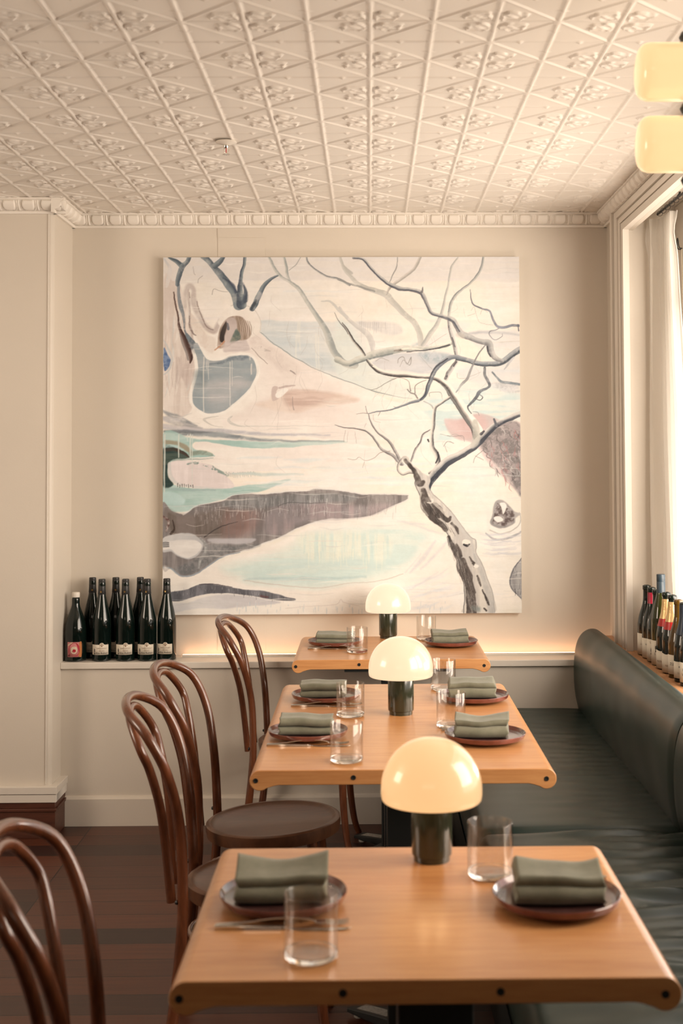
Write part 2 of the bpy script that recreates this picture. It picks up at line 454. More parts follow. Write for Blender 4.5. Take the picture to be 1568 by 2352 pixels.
# left wall and the wall behind the camera
tag(MB().box(-3.52, -3.4, -2.1, 5.7, 0, ZC).build('wall_left', M['wall']), kind='structure')
tag(MB().box(-3.4, 1.35, -2.22, -2.1, 0, ZC).build('wall_front', M['dark_room']), kind='structure')
# right wall with the window opening
wr = MB()
wr.box(XR, XR+.34, OPEN_Y1+.02, YB+.12, 0, ZC)
wr.box(XR, XR+.34, -2.1, OPEN_Y0, 0, ZC)
wr.box(XR, XR+.34, OPEN_Y0, OPEN_Y1+.02, 0, SILL-.04)
wr.box(XR, XR+.02, OPEN_Y0, OPEN_Y1+.02, OPEN_Z, ZC)
wr.box(XR+.02, XR+.34, OPEN_Y0, OPEN_Y1+.02, 2.52, ZC)
tag(wr.build('wall_right', M['wall']), kind='structure')
# casing boards around the opening, stepped and grooved
cs = MB()
def casing_board(d0, d1, t):
    """upright and head of one moulding, mitred at the corner"""
    K = .48; q = []
    for x in (XR, XR-t):
        q += [(x, OPEN_Y1+d0, SILL), (x, OPEN_Y1+d1, SILL), (x, OPEN_Y1+d1, OPEN_Z+d1*K), (x, OPEN_Y1+d0, OPEN_Z+d0*K), (x, OPEN_Y0-.3, OPEN_Z+d1*K), (x, OPEN_Y0-.3, OPEN_Z+d0*K)]
    F = [(0, 1, 2, 3), (3, 2, 4, 5), (6, 9, 8, 7), (9, 11, 10, 8), (0, 3, 9, 6), (1, 7, 8, 2), (3, 5, 11, 9), (2, 8, 10, 4), (0, 6, 7, 1), (4, 10, 11, 5)]
    cs.add(q, F)
for (d0, d1, t) in ((0, .0205, .026), (.0200, .0245, .010), (.024, .0755, .018), (.075, .0805, .008), (.080, .1185, .022), (.118, .1245, .008), (.124, .1505, .012), (.150, .1545, .007), (.154, .2155, .020), (.215, .2215, .008), (.221, .250, .030)):
    casing_board(d0, d1, t)
tag(cs.build('trim_5', M['trim'], bevel=.0025), kind='structure')
# sill board
sl = MB().prism([(.985, SILL-.035), (.980, SILL-.028), (.980, SILL-.006), (.986, SILL), (1.33, SILL), (1.33, SILL-.035)], 'y', 1.0, 5.52)
tag(sl.build('trim_6', M['sill_wood']), kind='structure')

# cornices with egg-and-dart relief
def cornice(name, p0, p1, out, drop=.062, proj=.052, pitch=.077, phase=0.0):
    p0, p1, out = np.array(p0, float), np.array(p1, float), np.array(out, float)
    L = np.linalg.norm(p1-p0); d = (p1-p0)/L
    ns = max(8, int(L/pitch*26)); 
    # profile: t from the bottom fillet to the ceiling; (projection, height below ceiling)
    prof = [(0, drop), (.012, drop), (.014, drop-.004), (.014, drop-.010), (.011, drop-.012)]
    K = 12
    for i in range(K+1):
        t = i/K; prof.append((.012+.030*math.sin(t*PI/2)**1.2, drop-.013-(drop-.026)*(1-math.cos(t*PI/2))*1.0))
    prof += [(.046, .012), (proj, .010), (proj, .003), (proj-.004, 0), (0, 0)]
    V = []; n = len(prof)
    for i in range(ns+1):
        s = L*i/ns; ph = ((s+phase)/pitch) % 1.0 - .5
        for j, (o, z) in enumerate(prof):
            rel = 0
            if 5 <= j < 5+K+1:
                t = (j-5)/K
                e = 1-abs(ph/.33)**2.4-((t-.70)/.66)**2
                if e > 0: rel = .009*min(1, e*3)**.5
                else:
                    ring = abs(math.sqrt((ph/.33)**2+((t-.70)/.66)**2)-1.20)
                    rel = max(0, .0045*(1-ring/.12))
                    dart = 1-abs(abs(ph)-.5)/.07
                    if dart > 0: rel = max(rel, .007*dart*(1-.3*t))
            q = p0 + d*s + out*(o+rel)
            V.append((q[0], q[1], ZC-z-rel*.35))
    F = [(i*n+j, (i+1)*n+j, (i+1)*n+j+1, i*n+j+1) for i in range(ns) for j in range(n-1)]
    F += [tuple(range(n)), tuple(ns*n+k for k in range(n-1, -1, -1))]
    o = mesh_obj(name, V, F, M['plaster']); 
    try: o.data.set_sharp_from_angle(angle=math.radians(50))
    except Exception: pass
    bm = bmesh.new(); bm.from_mesh(o.data); bmesh.ops.recalc_face_normals(bm, faces=bm.faces); bm.to_mesh(o.data); bm.free()
    tag(o, kind='structure')
cornice('trim_7', (XL+.0, YB, 0), (XR, YB, 0), (0, -1, 0))
cornice('trim_8', (XL, YB, 0), (XL, 5.22-.05, 0), (1, 0, 0))
cornice('trim_10', (-3.4, 5.22, 0), (XL+.05, 5.22, 0), (0, -1, 0), phase=.02)
cornice('trim_11', (XR, YB, 0), (XR, 0, 0), (-1, 0, 0), phase=.03)

# window: frame, panes, pavement outside
wroot = empty('window_1', (1.24, 3.18, SILL)); tag(wroot, kind='structure')
fr = MB()
fr.box(0, .06, OPEN_Y0-3.18, 5.09-3.18, 0, .07); fr.box(0, .06, OPEN_Y0-3.18, 5.09-3.18, 1.66, 1.77)
fr.box(-.01, .06, 4.86-3.18, 5.09-3.18, 0, 1.77); fr.box(0, .06, OPEN_Y0-3.18, OPEN_Y0+.08-3.18, 0, 1.77)
fr.box(.005, .055, 3.12-3.18, 3.20-3.18, 0, 1.77)
fr.box(-.006, .05, OPEN_Y0-3.18, 4.9-3.18, 1.36, 1.40)
fr.build('window_frame', M['trim'], wroot, bevel=.004)
MB().box(.028, .032, OPEN_Y0+.06-3.18, 4.88-3.18, .06, 1.68).build('pane', M['pane'], wroot)
hd = MB(); pts = [(0, -.012, 0), (-.012, -.012, .004), (-.016, -.010, .03), (-.016, 0, .042), (-.016, .010, .03), (-.012, .012, .004), (0, .012, 0)]
hd.tube(crom(pts, 6), .0022, 8); o = hd.build('handle', M['black'], wroot, smooth=True, loc=(-.022, 4.94-3.18, 1.575)); o['label'] = 'small black metal loop handle'
cd = MB().tube([(-.022, 4.94-3.18, 1.575), (-.018, 4.938-3.18, 1.1), (-.013, 4.936-3.18, .5)], .002, 6).build('cord', M['label'], wroot, smooth=True)
tag(MB().box(1.38, 9, -6, 12, -.12, -.02).build('pavement', M['pavement']), kind='structure')

# ------------------------------------------------------------------ the large canvas
def paint_canvas(N=720):
    """returns an N x N array of linear colours (row 0 = bottom)"""
    S = 821.0; X0, Y0 = 374.0, 590.5
    rng = np.random.RandomState(3)
    def up(a, shape):
        h, w = a.shape
        yi = np.linspace(0, h-1.001, shape[0]); xi = np.linspace(0, w-1.001, shape[1])
        y0 = yi.astype(int); x0 = xi.astype(int); fy = (yi-y0)[:, None]; fx = (xi-x0)[None, :]
        fy = fy*fy*(3-2*fy); fx = fx*fx*(3-2*fx)
        return (a[y0][:, x0]*(1-fy)*(1-fx)+a[y0+1][:, x0]*fy*(1-fx)+a[y0][:, x0+1]*(1-fy)*fx+a[y0+1][:, x0+1]*fy*fx)
    def fbm(ny, nx, octv=5, g=.55):
        o = np.zeros((N, N)); amp = 1; tot = 0
        for k in range(octv):
            a, b_ = min(N, int(ny*2**k)+2), min(N, int(nx*2**k)+2)
            o += amp*up(rng.rand(a, b_), (N, N)); tot += amp; amp *= g
        o /= tot
        return np.clip((o-.5)*2.2+.5, 0, 1)
    NH = fbm(26, 4); NH2 = fbm(60, 7, 4, .7); NV = fbm(5, 45, 4, .7); NI = fbm(7, 7); NF = fbm(60, 60, 4, .75); NL = fbm(3, 3, 3); ND = fbm(4, 90, 3, .7); NI2 = fbm(34, 34, 4, .8); ST = np.clip(NH2*2.1-.35, 0, 1)
    img = np.zeros((N, N, 3)); gy, gx = np.mgrid[0:N, 0:N]
    PXx = gx*S/(N-1)+X0; PXy = gy*S/(N-1)+Y0
    # organic wobble for every edge
    WX = (fbm(24, 24, 4)-.5)*5; WY = (fbm(24, 24, 4)-.5)*5
    PX_, PY_ = PXx+WX, PXy+WY
    T = {'A': (350, 570, 3.484), 'B': (780, 570, 3.484), 'C': (350, 1000, 3.484), 'D': (780, 1000, 3.484), 'P': (374, 790, 6.272), 'F': (0, 0, 1.0), 'G': (374, 590, 7.84)}
    def cv(q, pts):
        ox, oy, s = T[q]
        return [((p[0]/s+ox), (p[1]/s+oy)) + ((p[2]/s,) if len(p) > 2 else ()) for p in pts]
    def box(xs, ys, pad):
        x0 = int(max(0, (min(xs)-pad-X0)/S*(N-1))); x1 = int(min(N, (max(xs)+pad-X0)/S*(N-1)+2))
        y0 = int(max(0, (min(ys)-pad-Y0)/S*(N-1))); y1 = int(min(N, (max(ys)+pad-Y0)/S*(N-1)+2))
        return slice(y0, y1), slice(x0, x1)
    def put(sl, m, col):
        img[sl] = img[sl]*(1-m[..., None]) + col*m[..., None]
    def colmix(c, c2, f, sl):
        c = np.array(c, float)
        if c2 is None: return np.broadcast_to(c, (*f[sl].shape, 3))
        k = f[sl][..., None]; k = np.clip((k-.25)*2, 0, 1)
        return c*(1-k)+np.array(c2, float)*k
    def segdist(P, x, y):
        """nearest distance to a polyline with width per vertex; returns d, signed side, width"""
        best = np.full(x.shape, 1e9); side = np.zeros(x.shape); wd = np.ones(x.shape)
        for a, b_ in zip(P[:-1], P[1:]):
            dx, dy = b_[0]-a[0], b_[1]-a[1]; L2 = dx*dx+dy*dy+1e-9
            t = np.clip(((x-a[0])*dx+(y-a[1])*dy)/L2, 0, 1)
            ex, ey = x-a[0]-t*dx, y-a[1]-t*dy; d = np.hypot(ex, ey)
            w = a[2]+(b_[2]-a[2])*t
            m = d-w < best
            best = np.where(m, d-w, best); side = np.where(m, (dx*ey-dy*ex)/math.sqrt(L2)/np.maximum(w, .3), side); wd = np.where(m, w, wd)
        return best, side, wd
    def stroke(q, pts, c, c2=None, a=1.0, f=1.0, shade=None, tex=None, thr=0, wob=1.0, ws=1.0):
        P = cv(q, pts); P = [(p[0], p[1], max(.35, p[2]*.5*ws)) for p in P]
        if len(P) > 2: P = crom(P, 5)
        xs = [p[0] for p in P]; ys = [p[1] for p in P]; sl = box(xs, ys, max(p[2] for p in P)+6)
        if sl[0].stop-sl[0].start < 1 or sl[1].stop-sl[1].start < 1: return
        x = PXx[sl]+WX[sl]*wob*.5; y = PXy[sl]+WY[sl]*wob*.5
        d, sd, w = segdist(P, x, y)
        m = np.clip(.5-d/f, 0, 1)*a*np.where(w > 2.0, np.clip(.62+.75*NI2[sl], 0, 1), 1)
        if thr: m = m*np.clip((NF[sl]-thr)*6, 0, 1)
        if shade is not None:      # (left colour, right colour) seen along the stroke
            k = np.clip(sd*.75+.5+(NI[sl]-.5)*.5, 0, 1)[..., None]; k = k*k*(3-2*k)
            col = np.array(shade[0], float)*(1-k)+np.array(shade[1], float)*k
        else: col = colmix(c, c2, tex if tex is not None else NI, sl)
        put(sl, m, col)
    def poly(q, pts, c, c2=None, a=1.0, f=1.6, tex=None, smooth=True, wob=1.0, amask=None):
        P = cv(q, pts)
        if smooth: P = crom(P, 6, closed=True)
        xs = [p[0] for p in P]; ys = [p[1] for p in P]; sl = box(xs, ys, f+6)
        if sl[0].stop-sl[0].start < 1 or sl[1].stop-sl[1].start < 1: return
        x = PXx[sl]+WX[sl]*wob*.5; y = PXy[sl]+WY[sl]*wob*.5
        ins = np.zeros(x.shape, bool); n = len(P)
        for i in range(n):
            ax, ay = P[i][0], P[i][1]; bx, by = P[(i+1) % n][0], P[(i+1) % n][1]
            if ay == by: continue
            c_ = ((ay > y) != (by > y)) & (x < (bx-ax)*(y-ay)/(by-ay)+ax); ins ^= c_
        d = np.full(x.shape, 1e9)
        for i in range(n):
            ax, ay = P[i][0], P[i][1]; dx, dy = P[(i+1) % n][0]-ax, P[(i+1) % n][1]-ay; L2 = dx*dx+dy*dy+1e-9
            t = np.clip(((x-ax)*dx+(y-ay)*dy)/L2, 0, 1); d = np.minimum(d, np.hypot(x-ax-t*dx, y-ay-t*dy))
        sd = np.where(ins, -d, d); m = np.clip(.5-sd/f, 0, 1)*a
        if amask is not None: m = m*amask[sl]
        put(sl, m, colmix(c, c2, tex if tex is not None else NI, sl))
    CR = (240, 222, 197); CW = (246, 230, 206)
    # ground
    img[:] = np.array(CR, float); k = NH[..., None]; img += (k-.5)*np.array([9, 7, 8.]); img += (NI[..., None]-.5)*np.array([-6, 0, 8.])
    low = np.clip((PXy-900)/300, 0, 1)[..., None]; img += low*np.array([2, 3, 2.])
    # sky band at the top
    poly('F', [(370, 586), (1200, 586), (1200, 646), (1100, 645), (900, 648), (700, 644), (500, 648), (370, 646)], (228, 212, 193), (220, 206, 191), .7, 5, NH2)
    for i in range(60):
        y = rng.uniform(592, 1400); x = rng.uniform(380, 1100); L = rng.uniform(40, 190)
        cc = [(224, 214, 202), (228, 210, 196), (246, 232, 210), (214, 214, 205)][rng.randint(4)]
        stroke('F', [(x, y, rng.uniform(1, 5)), (x+L*.5, y+rng.uniform(-3, 3), rng.uniform(2, 8)), (x+L, y+rng.uniform(-4, 4), 1)], cc, a=.35, f=4)
    # far water on the left of centre
    BL, BL2 = (206, 206, 195), (196, 202, 196)
    poly('A', [(862, 585), (1120, 590), (1568, 596), (1700, 640), (1700, 1060), (1568, 1070), (1420, 1030), (1150, 885), (1000, 800), (870, 690)], BL, (214, 210, 196), .85, 5, NH2, amask=np.clip(1.15-(PXx-650)/230, 0, 1))
    poly('A', [(900, 700), (1150, 720), (1400, 850), (1500, 1000), (1300, 960), (1100, 850)], (190, 197, 190), BL, .55, 20, NH2)
    poly('B', [(0, 560), (130, 700), (230, 880), (420, 1050), (600, 1180), (500, 1200), (250, 1160), (0, 1050), (-60, 800)], (222, 220, 198), (212, 214, 196), .7, 14, NH2)
    for x_, y0_, y1_ in ((1165, 590, 760), (1180, 590, 820), (1150, 700, 880), (1310, 690, 990), (1330, 700, 1000), (1385, 660, 780)):
        stroke('A', [(x_, y0_, 12), (x_-4, (y0_+y1_)/2, 12), (x_, y1_, 8)], (232, 220, 196), a=.6, f=3)
    # centre right: lilac ice, teal hollow, pink
    poly('B', [(255, 930), (340, 870), (480, 845), (700, 845), (890, 860), (830, 930), (740, 1010), (560, 1000), (400, 985), (310, 975)], (206, 197, 187), (190, 187, 182), .8, 6, NH)
    poly('B', [(650, 850), (760, 850), (880, 880), (830, 920), (720, 910), (660, 890)], (140, 158, 158), (182, 184, 178), .7, 18, NF)
    stroke('B', [(590, 790, 14), (640, 770, 22), (700, 790, 12)], (140, 160, 162), a=.6, f=8)
    poly('B', [(640, 790), (760, 700), (860, 620), (960, 595), (1040, 610), (1000, 680), (900, 740), (760, 775)], (236, 210, 194), (226, 196, 184), .6, 10)
    poly('B', [(140, 598), (370, 592), (480, 620), (500, 680), (400, 700), (200, 640)], (222, 208, 190), (200, 190, 178), .6, 6, NV)
    for i in range(13):
        x_ = 160+i*17; stroke('B', [(x_, 600, 6), (x_+rng.uniform(-3, 3), 640+rng.uniform(0, 60), 3)], (182, 170, 158), a=.5, f=2)
    poly('B', [(1000, 690), (1200, 670), (1440, 680), (1440, 860), (1330, 900), (1180, 830), (1060, 760)], (226, 212, 196), (208, 200, 190), .6, 8, NH)
    poly('B', [(980, 960), (1440, 900), (1440, 1110), (1300, 1150), (1100, 1100), (960, 1040)], (222, 210, 196), (206, 202, 194), .55, 10, NH)
    # turquoise water on the right
    TQ, TQ2 = (210, 219, 201), (192, 210, 196)
    poly('B', [(640, 1290), (700, 1200), (860, 1120), (1100, 1110), (1300, 1160), (1440, 1180), (1500, 1340), (1330, 1380), (1130, 1500), (980, 1568), (760, 1568), (760, 1450)], TQ, TQ2, .8, 26, NH2, amask=.25+.75*ST)
    for x_, y_, L in ((1200, 1100, 240), (1230, 1125, 200), (1290, 1150, 150)):
        stroke('B', [(x_, y_, 16), (x_+L/2, y_+8, 30), (x_+L, y_+6, 14)], (160, 160, 156), (202, 196, 188), .6, 4, tex=NF)
    # snow mound
    poly('A', [(330, 700), (480, 690), (560, 600), (700, 490), (850, 600), (860, 690), (1150, 890), (1450, 1040), (1568, 1075), (1740, 1150), (1900, 1230), (2100, 1270), (2240, 1420), (2200, 1520), (1900, 1540), (1500, 1540), (1000, 1510), (500, 1460), (90, 1320), (90, 900)], (243, 226, 203), (238, 216, 194), .95, 2, NI)
    poly('P', [(1250, 880), (1600, 760), (2500, 720), (3100, 900), (3300, 1080), (2600, 1150), (1700, 1160), (900, 1180), (960, 1080), (1150, 960)], (240, 219, 197), (232, 207, 186), .6, 14, NH)
    stroke('A', [(860, 680, 5), (1000, 790, 7), (1150, 885, 7), (1300, 975, 5), (1450, 1035, 6), (1568, 1078, 7), (1700, 1130, 6), (1800, 1165, 9), (1950, 1195, 4), (2080, 1212, 3)], (140, 146, 138), a=.8)
    stroke('A', [(790, 800, 5), (840, 860, 7), (920, 930, 4)], (120, 100, 88), a=.6)
    poly('A', [(770, 715), (830, 705), (900, 760), (1010, 830), (1150, 930), (1170, 1010), (1060, 1040), (960, 930), (860, 870), (800, 800)], (230, 208, 186), (214, 190, 170), .55, 8, NF)
    stroke('A', [(860, 790, 16), (890, 820, 22), (940, 830, 8)], (166, 144, 130), a=.5, thr=.3); stroke('A', [(1100, 985, 8), (1125, 1000, 10), (1140, 1015, 4)], (120, 100, 92), a=.6)
    # orange brown earth
    poly('A', [(820, 1255), (920, 1230), (950, 1180), (1010, 1190), (1090, 1150), (1320, 1150), (1568, 1190), (1640, 1230), (1300, 1290), (1180, 1322), (1040, 1315), (930, 1295)], (214, 178, 152), (232, 204, 178), .9, 8, NH)
    poly('A', [(1060, 1160), (1300, 1158), (1450, 1190), (1260, 1280), (1140, 1310), (1060, 1250)], (198, 158, 136), (220, 184, 160), .75, 14, NH2)
    poly('A', [(945, 1190), (950, 1130), (975, 1112), (1000, 1125), (985, 1160), (1010, 1200), (960, 1230)], (206, 178, 160), None, .9, 2)
    poly('A', [(985, 1165), (1050, 1130), (1085, 1140), (1060, 1170), (1010, 1203), (980, 1195)], (243, 228, 206), None, 1, 2)
    stroke('A', [(1010, 1125, 14), (1070, 1112, 16), (1135, 1108, 8)], (196, 168, 152), a=.9); stroke('A', [(1120, 1200, 5), (1122, 1260, 6), (1130, 1300, 8)], (140, 120, 108), a=.6)
    # left trunk mass
    poly('A', [(85, 280), (160, 260), (220, 300), (300, 560), (330, 760), (345, 900), (330, 1100), (290, 1330), (85, 1270)], (232, 211, 188), (218, 194, 172), .95, 3, NV)
    for i in range(44):
        x_ = rng.uniform(95, 310); y_ = rng.uniform(300, 1150); L = rng.uniform(60, 260)
        cc = [(206, 180, 160), (190, 165, 148), (240, 224, 202), (226, 190, 164), (206, 202, 188)][rng.randint(5)]
        stroke('A', [(x_, y_, 3), (x_+rng.uniform(-14, 16), y_+L*.5, rng.uniform(4, 16)), (x_+rng.uniform(-20, 25), y_+L, 3)], cc, a=.6, f=2.5)
    poly('A', [(200, 880), (260, 930), (320, 900), (325, 1010), (280, 1120), (250, 1060), (215, 1000)], (186, 158, 142), (214, 190, 170), .8, 5, NV)
    poly('A', [(92, 800), (120, 850), (140, 900), (120, 960), (90, 970)], (84, 110, 148), (120, 140, 168), 1, 2, NF)
    stroke('A', [(85, 730, 8), (120, 790, 14), (150, 880, 16), (130, 970, 14), (90, 1010, 10)], (205, 198, 184), a=.9)
    stroke('G', [(20, 20, 30), (120, 200, 60), (90, 380, 80), (60, 520, 50)], (205, 198, 188), (228, 212, 194), .8, tex=NV)
    stroke('A', [(165, 350, 8), (180, 450, 14), (200, 560, 14), (212, 640, 26), (245, 720, 42), (280, 810, 44), (305, 880, 34), (300, 920, 14)], None, shade=((72, 44, 36), (132, 104, 88)))
    stroke('A', [(215, 690, 10), (235, 760, 18), (265, 840, 18), (285, 900, 14)], (150, 134, 122), a=.9)
    stroke('A', [(205, 290, 24), (205, 380, 26), (222, 470, 30), (245, 560, 22), (255, 640, 16), (275, 720, 22)], (120, 124, 124), (150, 150, 146), .95, tex=NV)
    stroke('A', [(270, 690, 26), (310, 760, 50), (350, 830, 62), (380, 890, 56)], (112, 124, 126), (96, 106, 110), .95, tex=NV)
    # curved arm and hollow
    stroke('A', [(255, 470, 26), (262, 350, 34), (290, 300, 46), (325, 330, 34), (322, 420, 50), (360, 520, 50), (395, 590, 44), (440, 645, 44), (490, 665, 40), (520, 620, 32), (535, 580, 20)], (190, 165, 148), (206, 186, 168), .9, f=5)
    stroke('A', [(350, 430, 8), (385, 540, 10), (430, 630, 10), (480, 655, 8)], (150, 126, 112), a=.8)
    stroke('A', [(280, 330, 14), (285, 430, 18), (300, 560, 12)], (196, 172, 154), a=.8); stroke('A', [(290, 350, 5), (292, 400, 5)], (130, 108, 96), a=.8)
    poly('A', [(300, 520), (370, 600), (430, 690), (500, 730), (480, 840), (400, 800), (340, 700), (305, 620)], (230, 208, 184), (218, 192, 168), .7, 5, NF)
    stroke('A', [(290, 540, 8), (295, 620, 14), (320, 680, 12), (345, 700, 6)], (140, 118, 106), a=.85)
    stroke('A', [(545, 600, 50), (600, 530, 70), (680, 500, 84), (760, 520, 92), (810, 590, 92), (815, 660, 80), (780, 700, 40)], (246, 231, 208), (240, 222, 198), 1, f=3)
    stroke('A', [(630, 465, 8), (720, 458, 9), (790, 478, 8), (840, 530, 6), (862, 600, 5), (852, 680, 5)], (214, 196, 172), a=.8)
    poly('A', [(520, 720), (540, 640), (580, 580), (650, 550), (720, 560), (765, 620), (785, 690), (745, 735), (660, 745), (600, 790), (520, 800)], (150, 122, 96), (196, 168, 146), 1, 2.5, NV)
    poly('A', [(535, 740), (545, 660), (585, 590), (600, 600), (580, 680), (565, 750)], (58, 48, 42), (88, 70, 58), 1, 2.5)
    poly('A', [(590, 580), (640, 560), (670, 600), (665, 680), (620, 760), (580, 790), (575, 700), (610, 640)], (212, 188, 170), (190, 166, 150), 1, 3, NI)
    poly('A', [(645, 680), (670, 650), (700, 720), (640, 760), (615, 750)], (92, 108, 94), (130, 130, 108), .9, 3, NF)
    stroke('A', [(600, 610, 18), (602, 650, 20)], (104, 104, 106), a=.9)
    for i in range(12):
        x_ = 690+i*8; stroke('A', [(x_, 570+i*2, 4), (x_+12, 640, 6), (x_+6, 700, 3)], (120, 94, 72) if i % 2 else (224, 198, 172), a=.6)
    stroke('A', [(495, 815, 14), (530, 790, 12), (570, 745, 14)], (204, 140, 100), (160, 110, 84), .9)
    poly('A', [(570, 830), (580, 760), (700, 740), (750, 740), (770, 820), (640, 830)], (216, 194, 178), (200, 178, 164), .85, 4, NH2)
    # blue grey pool
    pool = [(430, 20), (490, -10), (540, 90), (590, 190), (640, 238), (760, 245), (880, 235), (1000, 190), (1130, 172), (1240, 195), (1310, 260), (1340, 360), (1330, 480), (1280, 600), (1180, 720), (1060, 820), (960, 910), (860, 975), (740, 1003), (620, 1000), (520, 950), (450, 880), (425, 780), (435, 660), (480, 520), (510, 380), (490, 240), (450, 110)]
    stroke('P', [(x, y, 90) for x, y in pool[2:]], (245, 230, 207), a=1, f=3)
    poly('P', pool, (150, 158, 154), (174, 172, 163), 1, 1.8, NH)
    poly('P', [(720, 560), (900, 500), (1150, 480), (1200, 620), (1050, 760), (900, 880), (700, 900), (620, 760)], (196, 186, 175), (178, 174, 165), .75, 26, NH2)
    poly('P', [(470, 400), (600, 420), (620, 600), (560, 680), (450, 700)], (128, 138, 134), (150, 156, 150), .7, 12, NH2)
    stroke('P', [(680, 300, 20), (800, 285, 34), (900, 250, 50), (1000, 215, 60), (1120, 210, 60), (1200, 200, 40)], (104, 116, 120), (130, 140, 140), .85, f=5, tex=NF)
    for x_, y0_, y1_, w_ in ((585, 195, 990, 15), (632, 240, 370, 10), (655, 240, 520, 8), (965, 270, 900, 13), (995, 250, 610, 8), (1270, 300, 440, 20), (1250, 200, 240, 12)):
        stroke('P', [(x_, y0_, w_), (x_-3, (y0_+y1_)/2, w_), (x_, y1_, w_*.9)], (228, 214, 192), a=.8, f=1.5, wob=.3)
    # curls of grey under the pool
    stroke('P', [(800, 1050, 8), (700, 1060, 16), (590, 1090, 34), (620, 1130, 24), (720, 1190, 12), (860, 1215, 6)], (208, 196, 176), a=.9)
    stroke('P', [(1000, 1050, 12), (950, 1085, 34), (955, 1130, 40), (1040, 1180, 24), (1200, 1200, 12), (1568, 1196, 7), (2400, 1200, 5)], (205, 195, 176), a=.9)
    stroke('P', [(420, 1010, 6), (300, 1050, 18), (280, 1080, 16), (400, 1130, 8), (520, 1160, 6)], (214, 202, 184), a=.8)
    # slate ice band
    for P_, c1, c2 in (([(0, 975, 30), (90, 1030, 60), (200, 1075, 90), (330, 1130, 60), (480, 1190, 20)], (140, 138, 132), (176, 168, 158)),
                       ([(0, 1080, 50), (120, 1110, 100), (300, 1180, 70), (560, 1230, 30)], (168, 160, 152), (190, 180, 170)),
                       ([(0, 1190, 70), (250, 1225, 70), (500, 1250, 50), (900, 1270, 60), (1400, 1310, 40), (2400, 1330, 24)], (206, 192, 180), (188, 180, 174)),
                       ([(30, 1260, 30), (200, 1270, 50), (420, 1280, 50), (640, 1290, 40), (860, 1320, 40), (1100, 1350, 30)], (92, 98, 98), (120, 122, 120)),
                       ([(180, 1310, 30), (500, 1318, 40), (800, 1320, 70), (1100, 1365, 60), (1500, 1395, 34), (2000, 1420, 24), (2600, 1420, 14)], (136, 140, 136), (168, 168, 160))):
        stroke('P', P_, c1, c2, .92, f=4, tex=NH2)
    # green shallows
    GA = np.clip(1-(PXx-420)/430, 0, 1)
    poly('C', [(85, -10), (320, 30), (700, 50), (1100, 60), (1500, 55), (1500, 75), (1000, 110), (700, 105), (500, 70), (340, 55), (330, 110), (480, 150), (490, 190), (300, 185), (150, 215), (125, 300), (170, 400), (400, 430), (800, 400), (1100, 360), (900, 440), (640, 500), (400, 555), (320, 600), (200, 610), (85, 560)], (176, 202, 184), (150, 186, 168), .9, 3, NH2, amask=np.clip(GA+.35, 0, 1))
    poly('C', [(85, 100), (200, 110), (290, 180), (150, 205), (125, 260), (130, 330), (165, 400), (85, 402)], (30, 56, 50), (66, 80, 66), .95, 3, NH2)
    stroke('C', [(110, 60, 36), (200, 70, 34), (270, 110, 40), (310, 150, 20)], (160, 140, 106), (130, 130, 100), .85, f=4)
    stroke('C', [(100, 120, 24), (180, 118, 28), (250, 150, 22), (290, 178, 8)], (70, 52, 40), (100, 80, 60), .95)
    stroke('C', [(85, 95, 26), (160, 90, 22), (240, 120, 12)], (178, 204, 190), a=.9, f=3)
    stroke('C', [(85, 430, 20), (250, 440, 24), (500, 440, 14)], (158, 178, 166), a=.8, f=4); stroke('C', [(300, 150, 34), (400, 140, 36), (470, 160, 24)], (160, 164, 138), (130, 140, 116), .9, f=3, tex=NF)
    finger = [(330, 85), (350, 62), (420, 55), (520, 75), (720, 105), (1000, 110), (1568, 75), (1800, 110), (2100, 140), (2100, 200), (1568, 235), (1100, 275), (720, 305), (620, 322), (540, 290), (470, 240), (300, 205), (200, 225), (290, 185), (480, 172), (490, 160), (470, 138), (400, 120), (340, 112)]
    poly('C', finger, (245, 229, 206), (240, 220, 198), 1, 2, NH)
    poly('C', [(145, 300), (135, 230), (200, 205), (340, 212), (470, 245), (560, 300), (600, 340), (640, 420), (400, 430), (280, 415), (180, 385)], (236, 214, 198), (228, 206, 190), 1, 2, NV)
    stroke('C', [(135, 230, 26), (145, 310, 30), (185, 385, 24), (290, 412, 14), (560, 430, 8)], (214, 204, 188), a=.9)
    stroke('C', [(160, 205, 14), (260, 195, 16), (400, 190, 8), (480, 185, 6)], (150, 164, 148), a=.7)
    stroke('C', [(280, 232, 14), (380, 222, 30), (450, 250, 34), (520, 290, 26), (600, 325, 16)], (128, 146, 130), (176, 184, 164), .9, f=2, thr=.25)
    for i in range(16):
        x_ = 190+i*9; stroke('C', [(x_, 398+rng.uniform(-8, 8), 7), (x_+2, 415+rng.uniform(0, 12), 4)], (70, 66, 60) if i % 2 else (220, 206, 190), a=.8)
    for i in range(22):
        x_ = 590+i*11; stroke('C', [(x_, 305+rng.uniform(-5, 5), 6), (x_+1, 325+rng.uniform(0, 18), 3)], (150, 160, 146), a=.7)
    stroke('C', [(640, 312, 10), (900, 318, 26), (1200, 320, 12)], (198, 204, 186), a=.9, f=4, tex=NH2)
    for x_, y1_, w_ in ((98, 520, 13), (210, 180, 11), (280, 50, 8), (302, 180, 12), (318, 400, 6)):
        stroke('C', [(x_, 0, w_), (x_-2, y1_/2, w_), (x_, y1_, w_*.7)], (214, 212, 190), a=.85, f=1.5, wob=.3)
